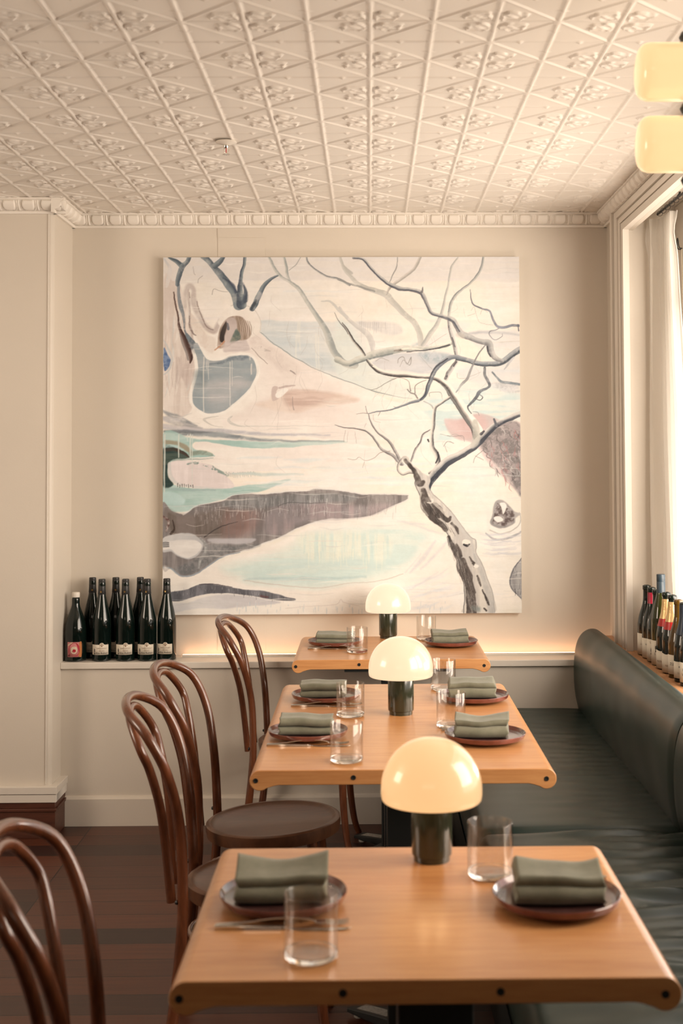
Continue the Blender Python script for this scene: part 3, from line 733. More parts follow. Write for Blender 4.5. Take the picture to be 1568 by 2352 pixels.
    # pale horizontal ice in the middle
    for i in range(46):
        y_ = rng.uniform(180, 440); x_ = rng.uniform(600, 2200); L = rng.uniform(150, 600)
        stroke('C', [(x_, y_, 4), (x_+L/2, y_+rng.uniform(-8, 4), rng.uniform(8, 26)), (x_+L, y_+rng.uniform(-10, 6), 3)], [(218, 222, 206), (236, 226, 206), (212, 216, 206), (246, 232, 210)][rng.randint(4)], a=.45, f=4)
    poly('C', [(85, 470), (140, 455), (230, 490), (265, 530), (220, 565), (120, 560), (85, 545)], (190, 212, 196), (176, 202, 186), .9, 4)
    # long brown rock
    rock = [(80, 560), (150, 600), (230, 632), (250, 640), (330, 585), (400, 555), (560, 530), (620, 500), (680, 482), (900, 474), (1200, 456), (1320, 436), (1568, 466), (1700, 484), (1850, 488), (2020, 486), (2035, 500), (2020, 525), (1900, 580), (1740, 650), (1600, 673), (1430, 672), (1250, 712), (1050, 800), (850, 880), (700, 930), (560, 970), (430, 1050), (330, 1112), (240, 1122), (200, 1100), (150, 1060), (80, 1050)]
    stroke('C', [(x, y, 16) for x, y in rock[3:]], (222, 210, 194), a=.9, f=4)
    poly('C', rock, (158, 144, 132), (124, 112, 104), 1, 2, NV)
    rim = np.clip(1-(PXx-374)/560, 0, 1)
    poly('C', [(100, 600), (260, 640), (600, 590), (760, 640), (700, 800), (450, 810), (160, 800)], (96, 78, 64), (132, 112, 98), .75, 14, NV)
    poly('C', [(600, 600), (850, 600), (860, 740), (700, 820), (560, 800)], (158, 112, 98), (132, 106, 96), .6, 22, NV)
    poly('C', [(1000, 560), (1568, 560), (1568, 665), (1250, 690), (1000, 800), (900, 760)], (170, 142, 136), (150, 134, 128), .7, 14, NV)
    poly('C', [(1568, 590), (1900, 560), (1860, 600), (1700, 655), (1568, 668)], (186, 158, 150), (166, 150, 142), .7, 10, NV)
    poly('C', [(560, 540), (900, 490), (1568, 480), (1568, 540), (1100, 560), (700, 600)], (150, 146, 138), (112, 110, 104), .7, 8, ND)
    for i in range(330):
        x_ = rng.uniform(330, 1950); t = (x_-330)/1600
        y0_ = 560-80*min(1, t*2.5)+rng.uniform(0, 150); L = rng.uniform(12, 60)
        cc = (226, 214, 198) if rng.rand() < .58 else (88, 78, 72)
        stroke('C', [(x_, y0_, rng.uniform(1.5, 4)), (x_+rng.uniform(-2, 2), y0_+L, 2)], cc, a=.5*(1 if t < .7 else .6), f=1.2)
    stroke('C', [(410, 815, 9), (480, 770, 9), (560, 730, 8), (680, 700, 4)], (70, 60, 54), a=.8); stroke('C', [(1000, 575, 5), (1080, 550, 6), (1250, 548, 6), (1400, 552, 3)], (88, 84, 80), a=.7)
    stroke('C', [(150, 790, 22), (175, 750, 14), (160, 680, 8)], (66, 48, 38), a=.9); stroke('C', [(85, 650, 18), (130, 690, 20), (110, 770, 14)], (100, 60, 52), (200, 180, 162), .8, tex=NF)
    poly('C', [(440, 830), (600, 828), (820, 830), (760, 870), (600, 868), (480, 860)], (192, 180, 172), (172, 162, 156), .9, 4)
    poly('C', [(430, 880), (600, 880), (860, 880), (700, 925), (560, 965), (420, 1050), (330, 1105), (240, 1115), (180, 1070), (350, 980)], (106, 106, 102), (138, 132, 124), .7, 8, NF)
    stroke('C', [(380, 830, 26), (420, 870, 30), (420, 930, 24), (380, 1000, 20), (370, 1060, 12)], (196, 188, 174), (150, 144, 134), .85, f=3, tex=NF)
    poly('C', [(85, 830), (150, 800), (240, 782), (330, 795), (395, 850), (400, 900), (360, 960), (290, 992), (200, 965), (150, 930), (85, 930)], (188, 180, 170), (206, 196, 182), 1, 2.5)
    poly('C', [(120, 850), (240, 835), (350, 840), (392, 890), (350, 950), (280, 982), (200, 955), (150, 915), (85, 910)], (236, 222, 202), (222, 208, 190), 1, 2.5, NH)
    for k_ in range(4): stroke('C', [(90, 862+k_*10, 6), (135, 858+k_*11, 8)], (60, 58, 56), a=.7)
    stroke('C', [(85, 1052, 10), (150, 1062, 12), (200, 1105, 12), (245, 1128, 12), (330, 1118, 12), (420, 1060, 10), (560, 975, 10), (700, 938, 7)], (140, 148, 150), a=.8)
    # bottom snow and aqua pool
    poly('C', [(85, 1065), (150, 1075), (230, 1135), (330, 1130), (440, 1060), (600, 985), (900, 905), (1250, 735), (1500, 690), (1800, 690), (2000, 720), (2400, 860), (2500, 1100), (2400, 1300), (2000, 1420), (85, 1420)], (246, 230, 207), (240, 222, 198), .7, 6, NH)
    aqua = [(560, 1060), (760, 1010), (960, 950), (1120, 880), (1250, 800), (1568, 760), (1800, 735), (2050, 740), (2200, 800), (2160, 900), (2050, 1020), (1900, 1110), (1750, 1160), (1568, 1185), (1350, 1218), (1150, 1208), (900, 1185), (740, 1160), (640, 1120)]
    poly('C', aqua, (222, 226, 202), (206, 219, 198), .9, 26, NH2)
    poly('C', [(780, 1080), (1000, 1020), (1250, 960), (1568, 930), (1900, 950), (2080, 930), (1950, 1060), (1750, 1130), (1568, 1165), (1350, 1200), (1150, 1195), (950, 1180), (760, 1160)], (186, 207, 192), (206, 218, 198), .9, 30, NH2, amask=.35+.65*ST)
    poly('C', [(1180, 800), (1700, 790), (1900, 850), (1850, 1020), (1600, 980), (1300, 1020), (1200, 920)], (232, 226, 196), (208, 220, 198), .75, 14, ND)
    for i in range(54):
        x_ = rng.uniform(1200, 1880); y_ = rng.uniform(810, 960); L = rng.uniform(30, 150)
        stroke('C', [(x_, y_, 7), (x_+rng.uniform(-3, 3), y_+L, 5)], (234, 228, 196) if rng.rand() < .6 else (196, 214, 196), a=.55, f=2.5)
    stroke('C', [(730, 1160, 5), (900, 1150, 14), (1300, 1150, 22), (1700, 1140, 10)], (166, 192, 182), a=.6, f=5, tex=NH)
    stroke('C', [(740, 1165, 8), (900, 1190, 10), (1150, 1215, 8), (1350, 1225, 7), (1568, 1190, 7), (1800, 1175, 8), (2000, 1120, 8)], (206, 192, 170), a=.7)
    # dark sliver of rock and violet snow
    poly('C', [(150, 1335), (280, 1340), (400, 1300), (560, 1270), (760, 1290), (1020, 1335), (760, 1370), (560, 1385), (400, 1380), (250, 1400), (150, 1410)], (204, 192, 182), (218, 206, 192), .9, 4, NH)
    poly('C', [(140, 1255), (260, 1235), (380, 1192), (520, 1198), (640, 1218), (760, 1240), (860, 1245), (980, 1270), (1080, 1295), (1135, 1305), (1125, 1320), (1000, 1318), (880, 1300), (760, 1285), (600, 1262), (450, 1270), (340, 1290), (240, 1318), (140, 1315)], (94, 90, 90), (128, 122, 120), 1, 2, NV)
    for i in range(60):
        x_ = rng.uniform(160, 1080); y_ = 1250-45*math.exp(-((x_-430)/260)**2)+rng.uniform(-8, 45)*1.0+max(0, (x_-700)*.11)
        stroke('C', [(x_, y_, 2), (x_+rng.uniform(-3, 3), y_+rng.uniform(8, 24), 3)], (206, 194, 182) if rng.rand() < .55 else (60, 56, 58), a=.55)
    stroke('C', [(860, 1285, 12), (920, 1292, 10)], (110, 44, 38), a=.6, f=3); stroke('C', [(370, 1195, 5), (500, 1192, 6), (640, 1215, 5)], (60, 44, 48), a=.8)
    for i in range(90):
        x_ = rng.uniform(600, 2350); y_ = rng.uniform(1330, 1400)
        stroke('C', [(x_, y_, 5), (x_, y_+rng.uniform(10, 45), 5)], (186, 196, 192) if rng.rand() < .6 else (238, 224, 204), a=.5, f=2)
    stroke('C', [(1060, 1385, 5), (1200, 1372, 6), (1420, 1362, 6), (1480, 1345, 6), (1500, 1320, 8), (1530, 1345, 6), (1640, 1365, 4)], (226, 208, 188), a=.9)
    for i in range(26):
        x_ = rng.uniform(500, 900); y_ = rng.uniform(1130, 1390); stroke('D', [(x_-90, y_+20, 4), (x_, y_+6, 20), (x_+70, y_-24, 4)], (214, 212, 204), a=.35, f=5, tex=NH)
    # diagonals of lilac snow by the trunk
    for (xa, ya, xb, yb, w_) in ((560, 1110, 760, 860, 36), (640, 1080, 860, 860, 24), (580, 1230, 780, 1100, 8), (600, 1215, 860, 1080, 6), (460, 690, 700, 730, 14), (560, 720, 820, 800, 12), (520, 1110, 640, 960, 6)):
        stroke('D', [(xa, ya, w_*.4), ((xa+xb)/2, (ya+yb)/2+6, w_), (xb, yb, w_*.4)], (208, 198, 190), a=.6, f=5, tex=NF)
    # rocks on the right
    poly('D', [(840, -120), (960, -110), (1090, -160), (1200, -150), (1320, -90), (1480, -40), (1480, 505), (1430, 480), (1330, 380), (1240, 290), (1160, 200), (1110, 120), (1030, 60), (920, 30), (860, -40)], (204, 176, 162), (222, 190, 176), .9, 5)
    poly('D', [(1130, 90), (1230, -30), (1440, -70), (1450, 480), (1370, 380), (1260, 260), (1180, 170)], (128, 116, 108), (168, 148, 138), .95, 6, NF)
    poly('D', [(860, -100), (1000, -120), (1120, -160), (1180, -60), (1060, 40), (930, 20)], (214, 166, 152), (226, 194, 178), .7, 12)
    for i in range(90):
        x_ = rng.uniform(1120, 1440); y_ = rng.uniform(-50, 400); 
        if y_ > (x_-1120)*1.25+120: continue
        L = rng.uniform(20, 90); stroke('D', [(x_, y_, 3), (x_+rng.uniform(-10, 30), y_+L*.6, 7), (x_+rng.uniform(-4, 40), y_+L, 2)], [(78, 70, 66), (216, 202, 188), (188, 112, 104), (150, 138, 128)][rng.randint(4)], a=.6)
    stroke('D', [(1175, 610, 30), (1190, 700, 40), (1190, 780, 24)], (236, 220, 198), a=.9, f=6)
    poly('D', [(1215, 660), (1235, 560), (1275, 530), (1330, 550), (1390, 620), (1440, 640), (1400, 680), (1385, 720), (1285, 755), (1205, 720)], (196, 182, 166), (150, 140, 130), 1, 3)
    poly('D', [(1225, 690), (1245, 580), (1285, 548), (1335, 570), (1390, 640), (1370, 720), (1290, 735), (1225, 715)], (96, 76, 68), (170, 156, 144), 1, 2.5, NF)
    poly('D', [(1280, 560), (1320, 555), (1330, 590), (1300, 650), (1290, 600)], (238, 224, 204), None, 1, 2); poly('D', [(1232, 670), (1270, 665), (1300, 690), (1270, 710), (1235, 695)], (238, 224, 204), None, 1, 2)
    stroke('D', [(1165, 795, 10), (1220, 835, 16), (1300, 850, 18), (1390, 820, 18), (1450, 780, 14)], (110, 116, 122), (170, 164, 158), .9, f=2)
    stroke('D', [(1200, 770, 8), (1280, 800, 10), (1380, 770, 10), (1440, 700, 10), (1430, 630, 8)], (190, 178, 160), a=.8)
    for i in range(20):
        x_ = rng.uniform(1100, 1300); y_ = rng.uniform(790, 960); stroke('D', [(x_, y_, 4), (x_+80, y_+8, rng.uniform(6, 16)), (min(1460, x_+190), y_-4, 4)], (200, 194, 188), a=.5, f=3, tex=NH2)
    poly('D', [(1480, 970), (1430, 1010), (1380, 1080), (1352, 1160), (1356, 1210), (1385, 1265), (1430, 1310), (1480, 1350)], (138, 130, 122), (178, 168, 156), 1, 2.5, NV)
    stroke('D', [(1445, 990, 6), (1390, 1070, 9), (1356, 1170, 10), (1370, 1240, 9), (1440, 1320, 6)], (96, 92, 92), a=.8)
    for i in range(24):
        x_ = rng.uniform(1375, 1460); y_ = rng.uniform(1060, 1260); stroke('D', [(x_, y_, 3), (x_+rng.uniform(-10, 12), y_+40, 4)], (70, 66, 66) if i % 2 else (206, 196, 184), a=.6)
    for i in range(240):
        x_ = rng.uniform(376, 1192); y_ = rng.uniform(595, 1405); L = rng.uniform(25, 120); sg = rng.uniform(-6, 6)
        c_ = [(250, 236, 212), (226, 208, 186), (214, 206, 190), (244, 222, 200), (206, 196, 180)][rng.randint(5)]
        stroke('F', [(x_, y_, .8), (x_+L*.5, y_+sg, rng.uniform(1, 3.2)), (x_+L, y_+sg*.4, .8)], c_, a=.42, f=1.4)
    for i in range(60):
        x_ = rng.uniform(560, 1120); y_ = rng.uniform(650, 1050); L = rng.uniform(20, 70)
        stroke('F', [(x_, y_, .7), (x_+rng.uniform(-8, 8), y_+L*.5, 1.0), (x_+rng.uniform(-26, 26), y_+L, .6)], (176, 160, 144), a=.35, f=1)
    # ---- branches: slate ones at the top left
    SL = ((86, 96, 100), (132, 138, 134))
    for P_ in ([(400, 60, 40), (440, 90, 46), (480, 140, 44), (540, 215, 56), (600, 290, 62), (650, 360, 60), (680, 430, 70), (690, 458, 90)], [(575, 60, 24), (540, 105, 40), (495, 140, 46)],
               [(742, 60, 26), (735, 130, 26), (712, 200, 30), (700, 300, 36), (700, 380, 50), (712, 455, 80)], [(730, 300, 10), (742, 350, 30), (735, 420, 44)],
               [(130, 70, 14), (180, 100, 26), (230, 140, 44)], [(290, 60, 36), (270, 110, 34), (235, 150, 44), (212, 220, 40), (195, 290, 30)],
               [(1015, 215, 12), (950, 245, 22), (890, 300, 34), (855, 370, 42), (825, 440, 46), (800, 492, 36)]):
        stroke('A', P_, None, shade=SL if P_[0][0] != 742 else ((138, 144, 138), (74, 82, 90)))
    stroke('A', [(560, 240, 8), (640, 290, 22), (668, 350, 20)], (66, 74, 88), a=.8, f=3); stroke('A', [(720, 280, 6), (745, 350, 26), (738, 420, 36), (700, 450, 30)], (62, 70, 82), a=.7, f=5)
    stroke('A', [(790, 490, 26), (812, 450, 26), (830, 420, 18)], (56, 60, 66), a=.8, f=3); stroke('A', [(845, 400, 36), (862, 370, 34)], (190, 180, 170), a=.7, f=4)
    for P_ in ([(475, 375, 5), (485, 330, 5), (530, 340, 4), (600, 352, 4)], [(320, 150, 3), (328, 200, 4), (340, 215, 4)], [(360, 280, 4), (365, 250, 4), (400, 225, 4)], [(860, 560, 0), (862, 620, 0)]):
        if P_[0][2]: stroke('A', P_, (158, 146, 134), a=.8)
    # ---- grey and tan limbs behind
    TAN = ((176, 168, 152), (204, 192, 172)); GT = ((150, 148, 138), (190, 182, 166)); WARM = ((196, 182, 164), (216, 200, 180))
    stroke('B', [(0, 480, 20), (50, 550, 28), (130, 630, 34), (220, 690, 44), (260, 760, 50), (262, 830, 30)], None, a=.75, shade=((206, 194, 178), (192, 182, 168)))
    stroke('A', [(1350, 425, 8), (1420, 430, 16), (1490, 500, 22), (1560, 560, 26)], (204, 194, 176), a=.9)
    stroke('A', [(1455, 520, 4), (1490, 590, 6), (1530, 640, 12), (1568, 690, 14)], (104, 98, 92), a=.9)
    for P_ in ([(1045, 60, 16), (1070, 150, 20), (1078, 220, 20), (1100, 280, 18)], [(930, 70, 18), (985, 170, 24), (1040, 235, 22), (1110, 285, 26), (1180, 345, 32), (1250, 450, 36), (1310, 545, 40), (1385, 660, 52), (1425, 780, 56), (1470, 860, 54), (1540, 930, 52), (1620, 945, 54)]):
        stroke('A', P_, None, shade=((158, 158, 146), (200, 192, 172)))
    stroke('A', [(1190, 70, 6), (1150, 130, 8), (1090, 175, 6)], (168, 162, 148), a=.8)
    stroke('A', [(1235, 70, 14), (1250, 120, 14), (1320, 185, 14), (1400, 230, 16), (1500, 250, 18), (1580, 300, 18)], None, shade=((120, 120, 116), (180, 172, 158)))
    stroke('A', [(1500, 70, 14), (1530, 140, 18), (1600, 200, 22)], (186, 176, 158), a=.9)
    stroke('B', [(5, 75, 20), (40, 165, 26), (90, 225, 30), (150, 290, 34), (250, 335, 40), (370, 375, 52), (430, 440, 50), (540, 545, 44), (600, 600, 46), (640, 680, 44), (650, 780, 44)], None, shade=((192, 182, 162), (206, 194, 174)))
    stroke('B', [(-10, 252, 12), (90, 292, 14), (180, 318, 16), (280, 350, 14)], (150, 144, 132), a=.9)
    stroke('B', [(645, 70, 24), (600, 165, 26), (530, 225, 24), (450, 280, 24), (400, 330, 20), (375, 375, 14)], None, shade=((176, 164, 146), (214, 196, 176)))
    stroke('B', [(465, 78, 6), (456, 160, 8), (420, 230, 8), (402, 280, 6)], (150, 142, 130), a=.9)
    stroke('B', [(950, 75, 14), (905, 150, 16), (878, 270, 16), (845, 420, 20), (822, 530, 24), (780, 620, 34), (720, 700, 38), (665, 780, 30)], None, shade=((208, 196, 176), (170, 164, 150)))
    stroke('B', [(1155, 72, 20), (1130, 180, 20), (1050, 285, 18), (950, 365, 20), (895, 450, 22), (878, 560, 22)], None, shade=((196, 188, 170), (136, 134, 126)))
    stroke('B', [(640, 560, 10), (740, 590, 14), (800, 580, 10)], (214, 206, 190), a=.5, f=4)
    # big pale limb sweeping to the right
    stroke('B', [(-20, 900, 50), (70, 930, 44), (170, 890, 58), (300, 848, 60), (430, 822, 58), (520, 812, 46), (640, 808, 30), (760, 806, 28), (850, 790, 26), (905, 765, 18)], None, shade=((212, 202, 178), (160, 158, 142)))
    stroke('B', [(80, 948, 12), (170, 918, 12), (250, 890, 14), (340, 868, 16), (420, 850, 10)], (112, 118, 112), a=.7); stroke('B', [(440, 828, 14), (500, 822, 16)], (110, 92, 76), a=.8); stroke('B', [(500, 815, 12), (580, 812, 14), (660, 820, 8)], (240, 222, 192), a=.9)
    stroke('B', [(540, 835, 6), (680, 826, 10), (780, 812, 12), (880, 780, 14)], (62, 60, 62), a=.85)
    stroke('B', [(1040, 690, 12), (1200, 680, 26), (1330, 685, 20), (1440, 705, 10)], (180, 174, 168), (206, 198, 186), .8, f=4)
    # ---- vertical stem
    stroke('B', [(880, 588, 24), (888, 650, 26), (912, 745, 30), (930, 830, 32), (938, 910, 30), (905, 960, 34), (872, 1010, 34), (845, 1060, 26)], None, shade=((206, 194, 178), (120, 112, 106)))
    for P_ in ([(880, 600, 10), (885, 650, 12)], [(905, 720, 8), (925, 800, 9)], [(935, 920, 14), (915, 950, 14)], [(860, 1030, 14), (840, 1060, 12)]): stroke('B', P_, (74, 66, 66), a=.8, thr=.3)
    # lower limb, dark on its left, cream on its right
    stroke('B', [(20, 605, 8), (60, 665, 14), (110, 745, 20), (165, 810, 22), (200, 860, 18)], None, shade=((52, 46, 44), (196, 182, 160)))
    lim = [(225, 905, 24), (270, 960, 32), (330, 998, 36), (430, 1020, 36), (560, 1028, 34), (690, 1035, 30), (770, 1052, 40), (850, 1105, 56), (905, 1180, 62), (960, 1270, 66), (1020, 1360, 70), (1080, 1440, 84), (1110, 1510, 96)]
    stroke('B', lim, None, shade=((240, 224, 198), (70, 62, 58)))
    stroke('B', [(265, 955, 10), (330, 985, 12), (430, 1008, 14), (560, 1014, 14), (690, 1022, 12)], (238, 222, 196), a=.95)
    stroke('B', [(820, 1060, 20), (890, 1130, 24), (960, 1225, 26), (1030, 1330, 28), (1100, 1430, 34), (1120, 1490, 30)], (244, 228, 202), a=.95, f=3)
    stroke('B', [(800, 1090, 8), (870, 1165, 14), (910, 1230, 14), (960, 1310, 14), (1020, 1400, 18), (1070, 1470, 20)], (116, 112, 102), (150, 144, 130), .9)
    # slate branch of the right side
    stroke('B', [(1470, 815, 60), (1400, 850, 52), (1340, 900, 50), (1260, 938, 44), (1180, 938, 38), (1090, 925, 36), (1000, 897, 36), (930, 882, 36), (870, 892, 36), (800, 945, 34), (752, 1010, 32), (715, 1095, 30), (685, 1175, 28), (640, 1230, 26), (565, 1246, 20), (480, 1278, 15), (400, 1304, 12), (310, 1318, 10), (225, 1333, 5)], None, shade=((110, 114, 116), (158, 156, 150)))
    stroke('B', [(930, 900, 10), (1000, 912, 12), (1090, 940, 12), (1180, 952, 12), (1260, 950, 14), (1340, 915, 14), (1440, 840, 16)], (60, 66, 70), a=.8); stroke('B', [(640, 1228, 10), (680, 1180, 12), (700, 1100, 12), (740, 1010, 12), (790, 945, 12), (860, 895, 10)], (54, 56, 62), a=.8)
    stroke('B', [(1050, 925, 8), (1180, 925, 8), (1270, 920, 10), (1380, 855, 12)], (166, 166, 160), a=.7); stroke('B', [(640, 1245, 14), (680, 1225, 12), (700, 1180, 6)], (240, 224, 200), a=.7)
    for P_ in ([(320, 1322, 4), (305, 1355, 3)], [(130, 1340, 2), (180, 1328, 4), (230, 1333, 4)], [(430, 1278, 3), (445, 1285, 2)], [(545, 1140, 8), (570, 1165, 10), (600, 1180, 10), (618, 1215, 12)], [(600, 1170, 8), (605, 1110, 6), (640, 1080, 6), (690, 1062, 4)], [(570, 1150, 10), (565, 1120, 6), (550, 1070, 4), (480, 1045, 3), (410, 1055, 3)], [(250, 1148, 4), (300, 1135, 4), (350, 1100, 4), (400, 1068, 4), (450, 1048, 3)]):
        stroke('B', P_, (118, 108, 98), a=.8)
    stroke('B', [(460, 930, 4), (470, 890, 6), (510, 875, 5), (540, 940, 5), (575, 880, 7), (560, 950, 5), (510, 900, 4), (480, 960, 3)], (140, 130, 118), a=.75); stroke('B', [(285, 910, 4), (330, 885, 4), (390, 910, 3)], (140, 130, 118), a=.7)
    # top dark branch
    stroke('B', [(115, 75, 22), (190, 92, 22), (258, 165, 24), (330, 240, 26), (400, 293, 30), (480, 326, 32), (560, 333, 32), (640, 352, 38), (672, 385, 34), (700, 450, 28), (735, 515, 28), (800, 545, 28), (870, 568, 30), (915, 585, 40), (950, 640, 42), (985, 695, 56), (1060, 728, 46), (1130, 756, 42), (1195, 772, 56), (1215, 825, 48), (1245, 885, 42), (1300, 915, 30)], None, shade=((186, 178, 164), (126, 120, 114)))
    stroke('B', [(120, 78, 12), (190, 98, 14), (258, 172, 14), (330, 248, 15), (400, 303, 17), (480, 336, 18), (560, 338, 18), (640, 360, 20), (665, 400, 15), (695, 460, 12), (735, 522, 18), (800, 552, 18), (880, 574, 20), (925, 605, 16), (965, 670, 12)], (84, 84, 90), (120, 116, 114), .9, ws=.8)
    stroke('B', [(665, 312, 5), (662, 345, 18), (655, 360, 20)], (118, 112, 106)); stroke('B', [(1185, 800, 14), (1195, 845, 16), (1215, 880, 10)], (58, 58, 62), a=.9)
    stroke('B', [(955, 700, 40), (985, 712, 36)], (206, 190, 168), a=.7, f=4)
    # right twigs
    for P_, c_ in (([(1050, 335, 4), (1058, 420, 9), (1085, 465, 12), (1150, 492, 14), (1208, 512, 14), (1235, 580, 18), (1260, 625, 20), (1310, 640, 22), (1380, 625, 22), (1450, 628, 18)], (108, 108, 112)),
                   ([(1438, 620, 8), (1440, 670, 8)], (78, 76, 84)), ([(1280, 645, 8), (1250, 660, 8), (1205, 670, 9), (1198, 700, 7), (1240, 745, 6), (1300, 715, 5), (1305, 690, 4)], (118, 114, 112)),
                   ([(1160, 968, 22), (1162, 1030, 22), (1200, 1105, 22), (1185, 1132, 18), (1120, 1160, 24), (1085, 1210, 24), (1040, 1265, 16), (1025, 1290, 10), (1050, 1335, 7)], (66, 68, 70)),
                   ([(1085, 1215, 6), (1120, 1225, 7), (1142, 1200, 7), (1120, 1180, 5)], (66, 68, 70)), ([(1065, 1320, 3), (1100, 1325, 4), (1112, 1350, 3)], (130, 126, 120)),
                   ([(1220, 1005, 14), (1260, 1050, 16), (1300, 1085, 22), (1370, 1092, 22), (1450, 1102, 18)], (92, 100, 100)),
                   ([(1168, 788, 9), (1120, 840, 11), (1085, 900, 12), (1055, 965, 16), (1025, 1050, 22), (985, 1095, 22), (930, 1165, 10)], (134, 128, 120)),
                   ([(1395, 890, 14), (1350, 940, 18), (1315, 985, 8)], (170, 164, 156)), ([(1230, 770, 8), (1330, 755, 10), (1440, 750, 8)], (190, 176, 156)),
                   ([(715, 1200, 3), (718, 1170, 4), (805, 1168, 4), (820, 1215, 3)], (140, 130, 116)), ([(670, 1240, 8), (720, 1265, 10), (745, 1300, 12)], (176, 168, 154))):
        stroke('B', P_, c_, tuple(min(255, k_+44) for k_ in c_), .95)
    for P_ in ([(1060, 510, 3), (1085, 480, 3), (1105, 560, 3), (1130, 605, 3), (1230, 620, 3)], [(1135, 540, 3), (1150, 500, 3), (1190, 520, 3)], [(940, 1010, 3), (945, 1045, 3), (1010, 1050, 3), (1130, 1000, 3)], [(800, 1495, 4), (870, 1510, 4), (930, 1500, 4), (985, 1530, 3)], [(640, 870, 3), (760, 1000, 3)], [(720, 780, 3), (860, 690, 3)], [(1030, 550, 3), (1090, 535, 3)]):
        stroke('B', P_, (150, 142, 130), a=.6)
    # lower left fine branches
    for P_ in ([(-40, 1425, 3), (0, 1440, 7), (60, 1452, 8), (185, 1460, 12), (245, 1500, 14), (290, 1565, 16), (330, 1620, 20), (420, 1665, 24), (490, 1740, 28)], [(230, 1340, 8), (245, 1400, 10), (290, 1475, 14), (350, 1525, 18), (400, 1570, 20), (450, 1650, 22), (500, 1740, 22)], [(205, 1270, 4), (220, 1330, 6)],
               [(720, 1462, 8), (660, 1505, 14), (640, 1560, 14), (605, 1620, 16), (580, 1690, 14), (562, 1740, 12)]):
        stroke('B', P_, None, shade=((170, 160, 148), (96, 86, 82)), a=.95)
    for P_ in ([(130, 1568, 3), (120, 1480, 3)], [(40, 1470, 3), (30, 1560, 3)], [(60, 1480, 2), (55, 1560, 2)], [(210, 1410, 3), (200, 1440, 3)], [(265, 1345, 3), (270, 1390, 3), (320, 1400, 2)]): stroke('B', P_, (160, 146, 132), a=.7)
    for P_ in ([(60, 200, 3), (120, 205, 4), (150, 185, 4), (200, 210, 4), (270, 190, 5), (320, 150, 6), (400, 132, 6)], [(180, 270, 3), (195, 220, 3)]): stroke('D', P_, (160, 142, 126), a=.8)
    for P_ in ([(830, 100, 4), (860, 60, 5), (910, 75, 4), (880, 60, 4)], [(840, 100, 3), (855, 150, 4)], [(1070, 235, 4), (1085, 190, 4), (1150, 130, 5), (1200, 70, 4)], [(1085, 180, 4), (1150, 215, 4)], [(860, 10, 4), (900, 20, 4), (980, 15, 4), (995, 60, 3)]): stroke('D', P_, (130, 118, 108), a=.75)
    # ---- the tree
    stroke('B', [(880, 1205, 22), (820, 1245, 22), (765, 1285, 26), (748, 1350, 28), (742, 1430, 30), (728, 1510, 32), (735, 1600, 40), (765, 1660, 44), (785, 1720, 44), (765, 1780, 36), (720, 1810, 26)], None, shade=((92, 84, 80), (226, 210, 186)))
    stroke('D', [(780, 150, 14), (786, 190, 14), (765, 235, 12)], (40, 38, 42), a=.85); stroke('D', [(700, 45, 14), (705, 60, 10)], (50, 46, 44))
    stroke('B', [(1470, 1325, 44), (1380, 1368, 46), (1300, 1405, 44), (1240, 1440, 46), (1170, 1500, 56), (1110, 1560, 66), (1060, 1610, 66), (960, 1668, 66), (870, 1718, 72), (800, 1780, 78), (745, 1840, 70), (700, 1910, 60), (690, 1990, 50)], None, shade=((74, 76, 80), (214, 200, 180)))
    stroke('B', [(1440, 1350, 14), (1330, 1408, 16), (1240, 1460, 18), (1160, 1530, 26), (1080, 1610, 24), (960, 1685, 26), (860, 1745, 30), (790, 1810, 32), (725, 1880, 26), (700, 1960, 22)], (50, 54, 62), (80, 80, 84), .9)
    stroke('B', [(1235, 1380, 16), (1245, 1410, 20), (1255, 1440, 22)], (96, 94, 96)); stroke('B', [(1130, 1500, 26), (1150, 1480, 18)], (74, 70, 72), thr=.3)
    stroke('B', [(1080, 1400, 40), (1090, 1480, 60), (1090, 1560, 60), (1060, 1600, 40)], (190, 180, 158), (226, 210, 186), .8, f=4)
    stroke('D', [(500, 198, 18), (470, 240, 20), (462, 290, 18), (500, 322, 18), (550, 308, 22), (610, 312, 24)], None, shade=((214, 198, 176), (112, 102, 94)))
    trunk = [(500, 190), (540, 185), (580, 240), (640, 290), (660, 310), (700, 330), (722, 370), (708, 430), (760, 500), (870, 600), (960, 720), (1040, 822), (1078, 850), (1085, 900), (1085, 945), (1120, 1020), (1170, 1150), (1212, 1280), (1226, 1430), (978, 1430), (980, 1380), (990, 1330), (982, 1230), (970, 1100), (938, 1000), (890, 900), (862, 808), (800, 742), (720, 672), (652, 592), (640, 500), (598, 395), (610, 345), (575, 270)]
    poly('D', trunk, (222, 206, 182), (196, 182, 164), 1, 2, NV)
    stroke('D', [(x, y, 7) for x, y in trunk[19:]], (84, 78, 74), a=.75); stroke('D', [(x, y, 6) for x, y in trunk[7:19]], (150, 142, 130), a=.8)
    stroke('D', [(880, 640, 30), (960, 750, 30), (1030, 850, 34), (1070, 960, 30), (1130, 1120, 40), (1190, 1300, 50), (1200, 1420, 50)], (176, 168, 156), (204, 192, 174), .8, f=6, tex=NV)
    BK, BK2 = (54, 44, 38), (88, 74, 64)
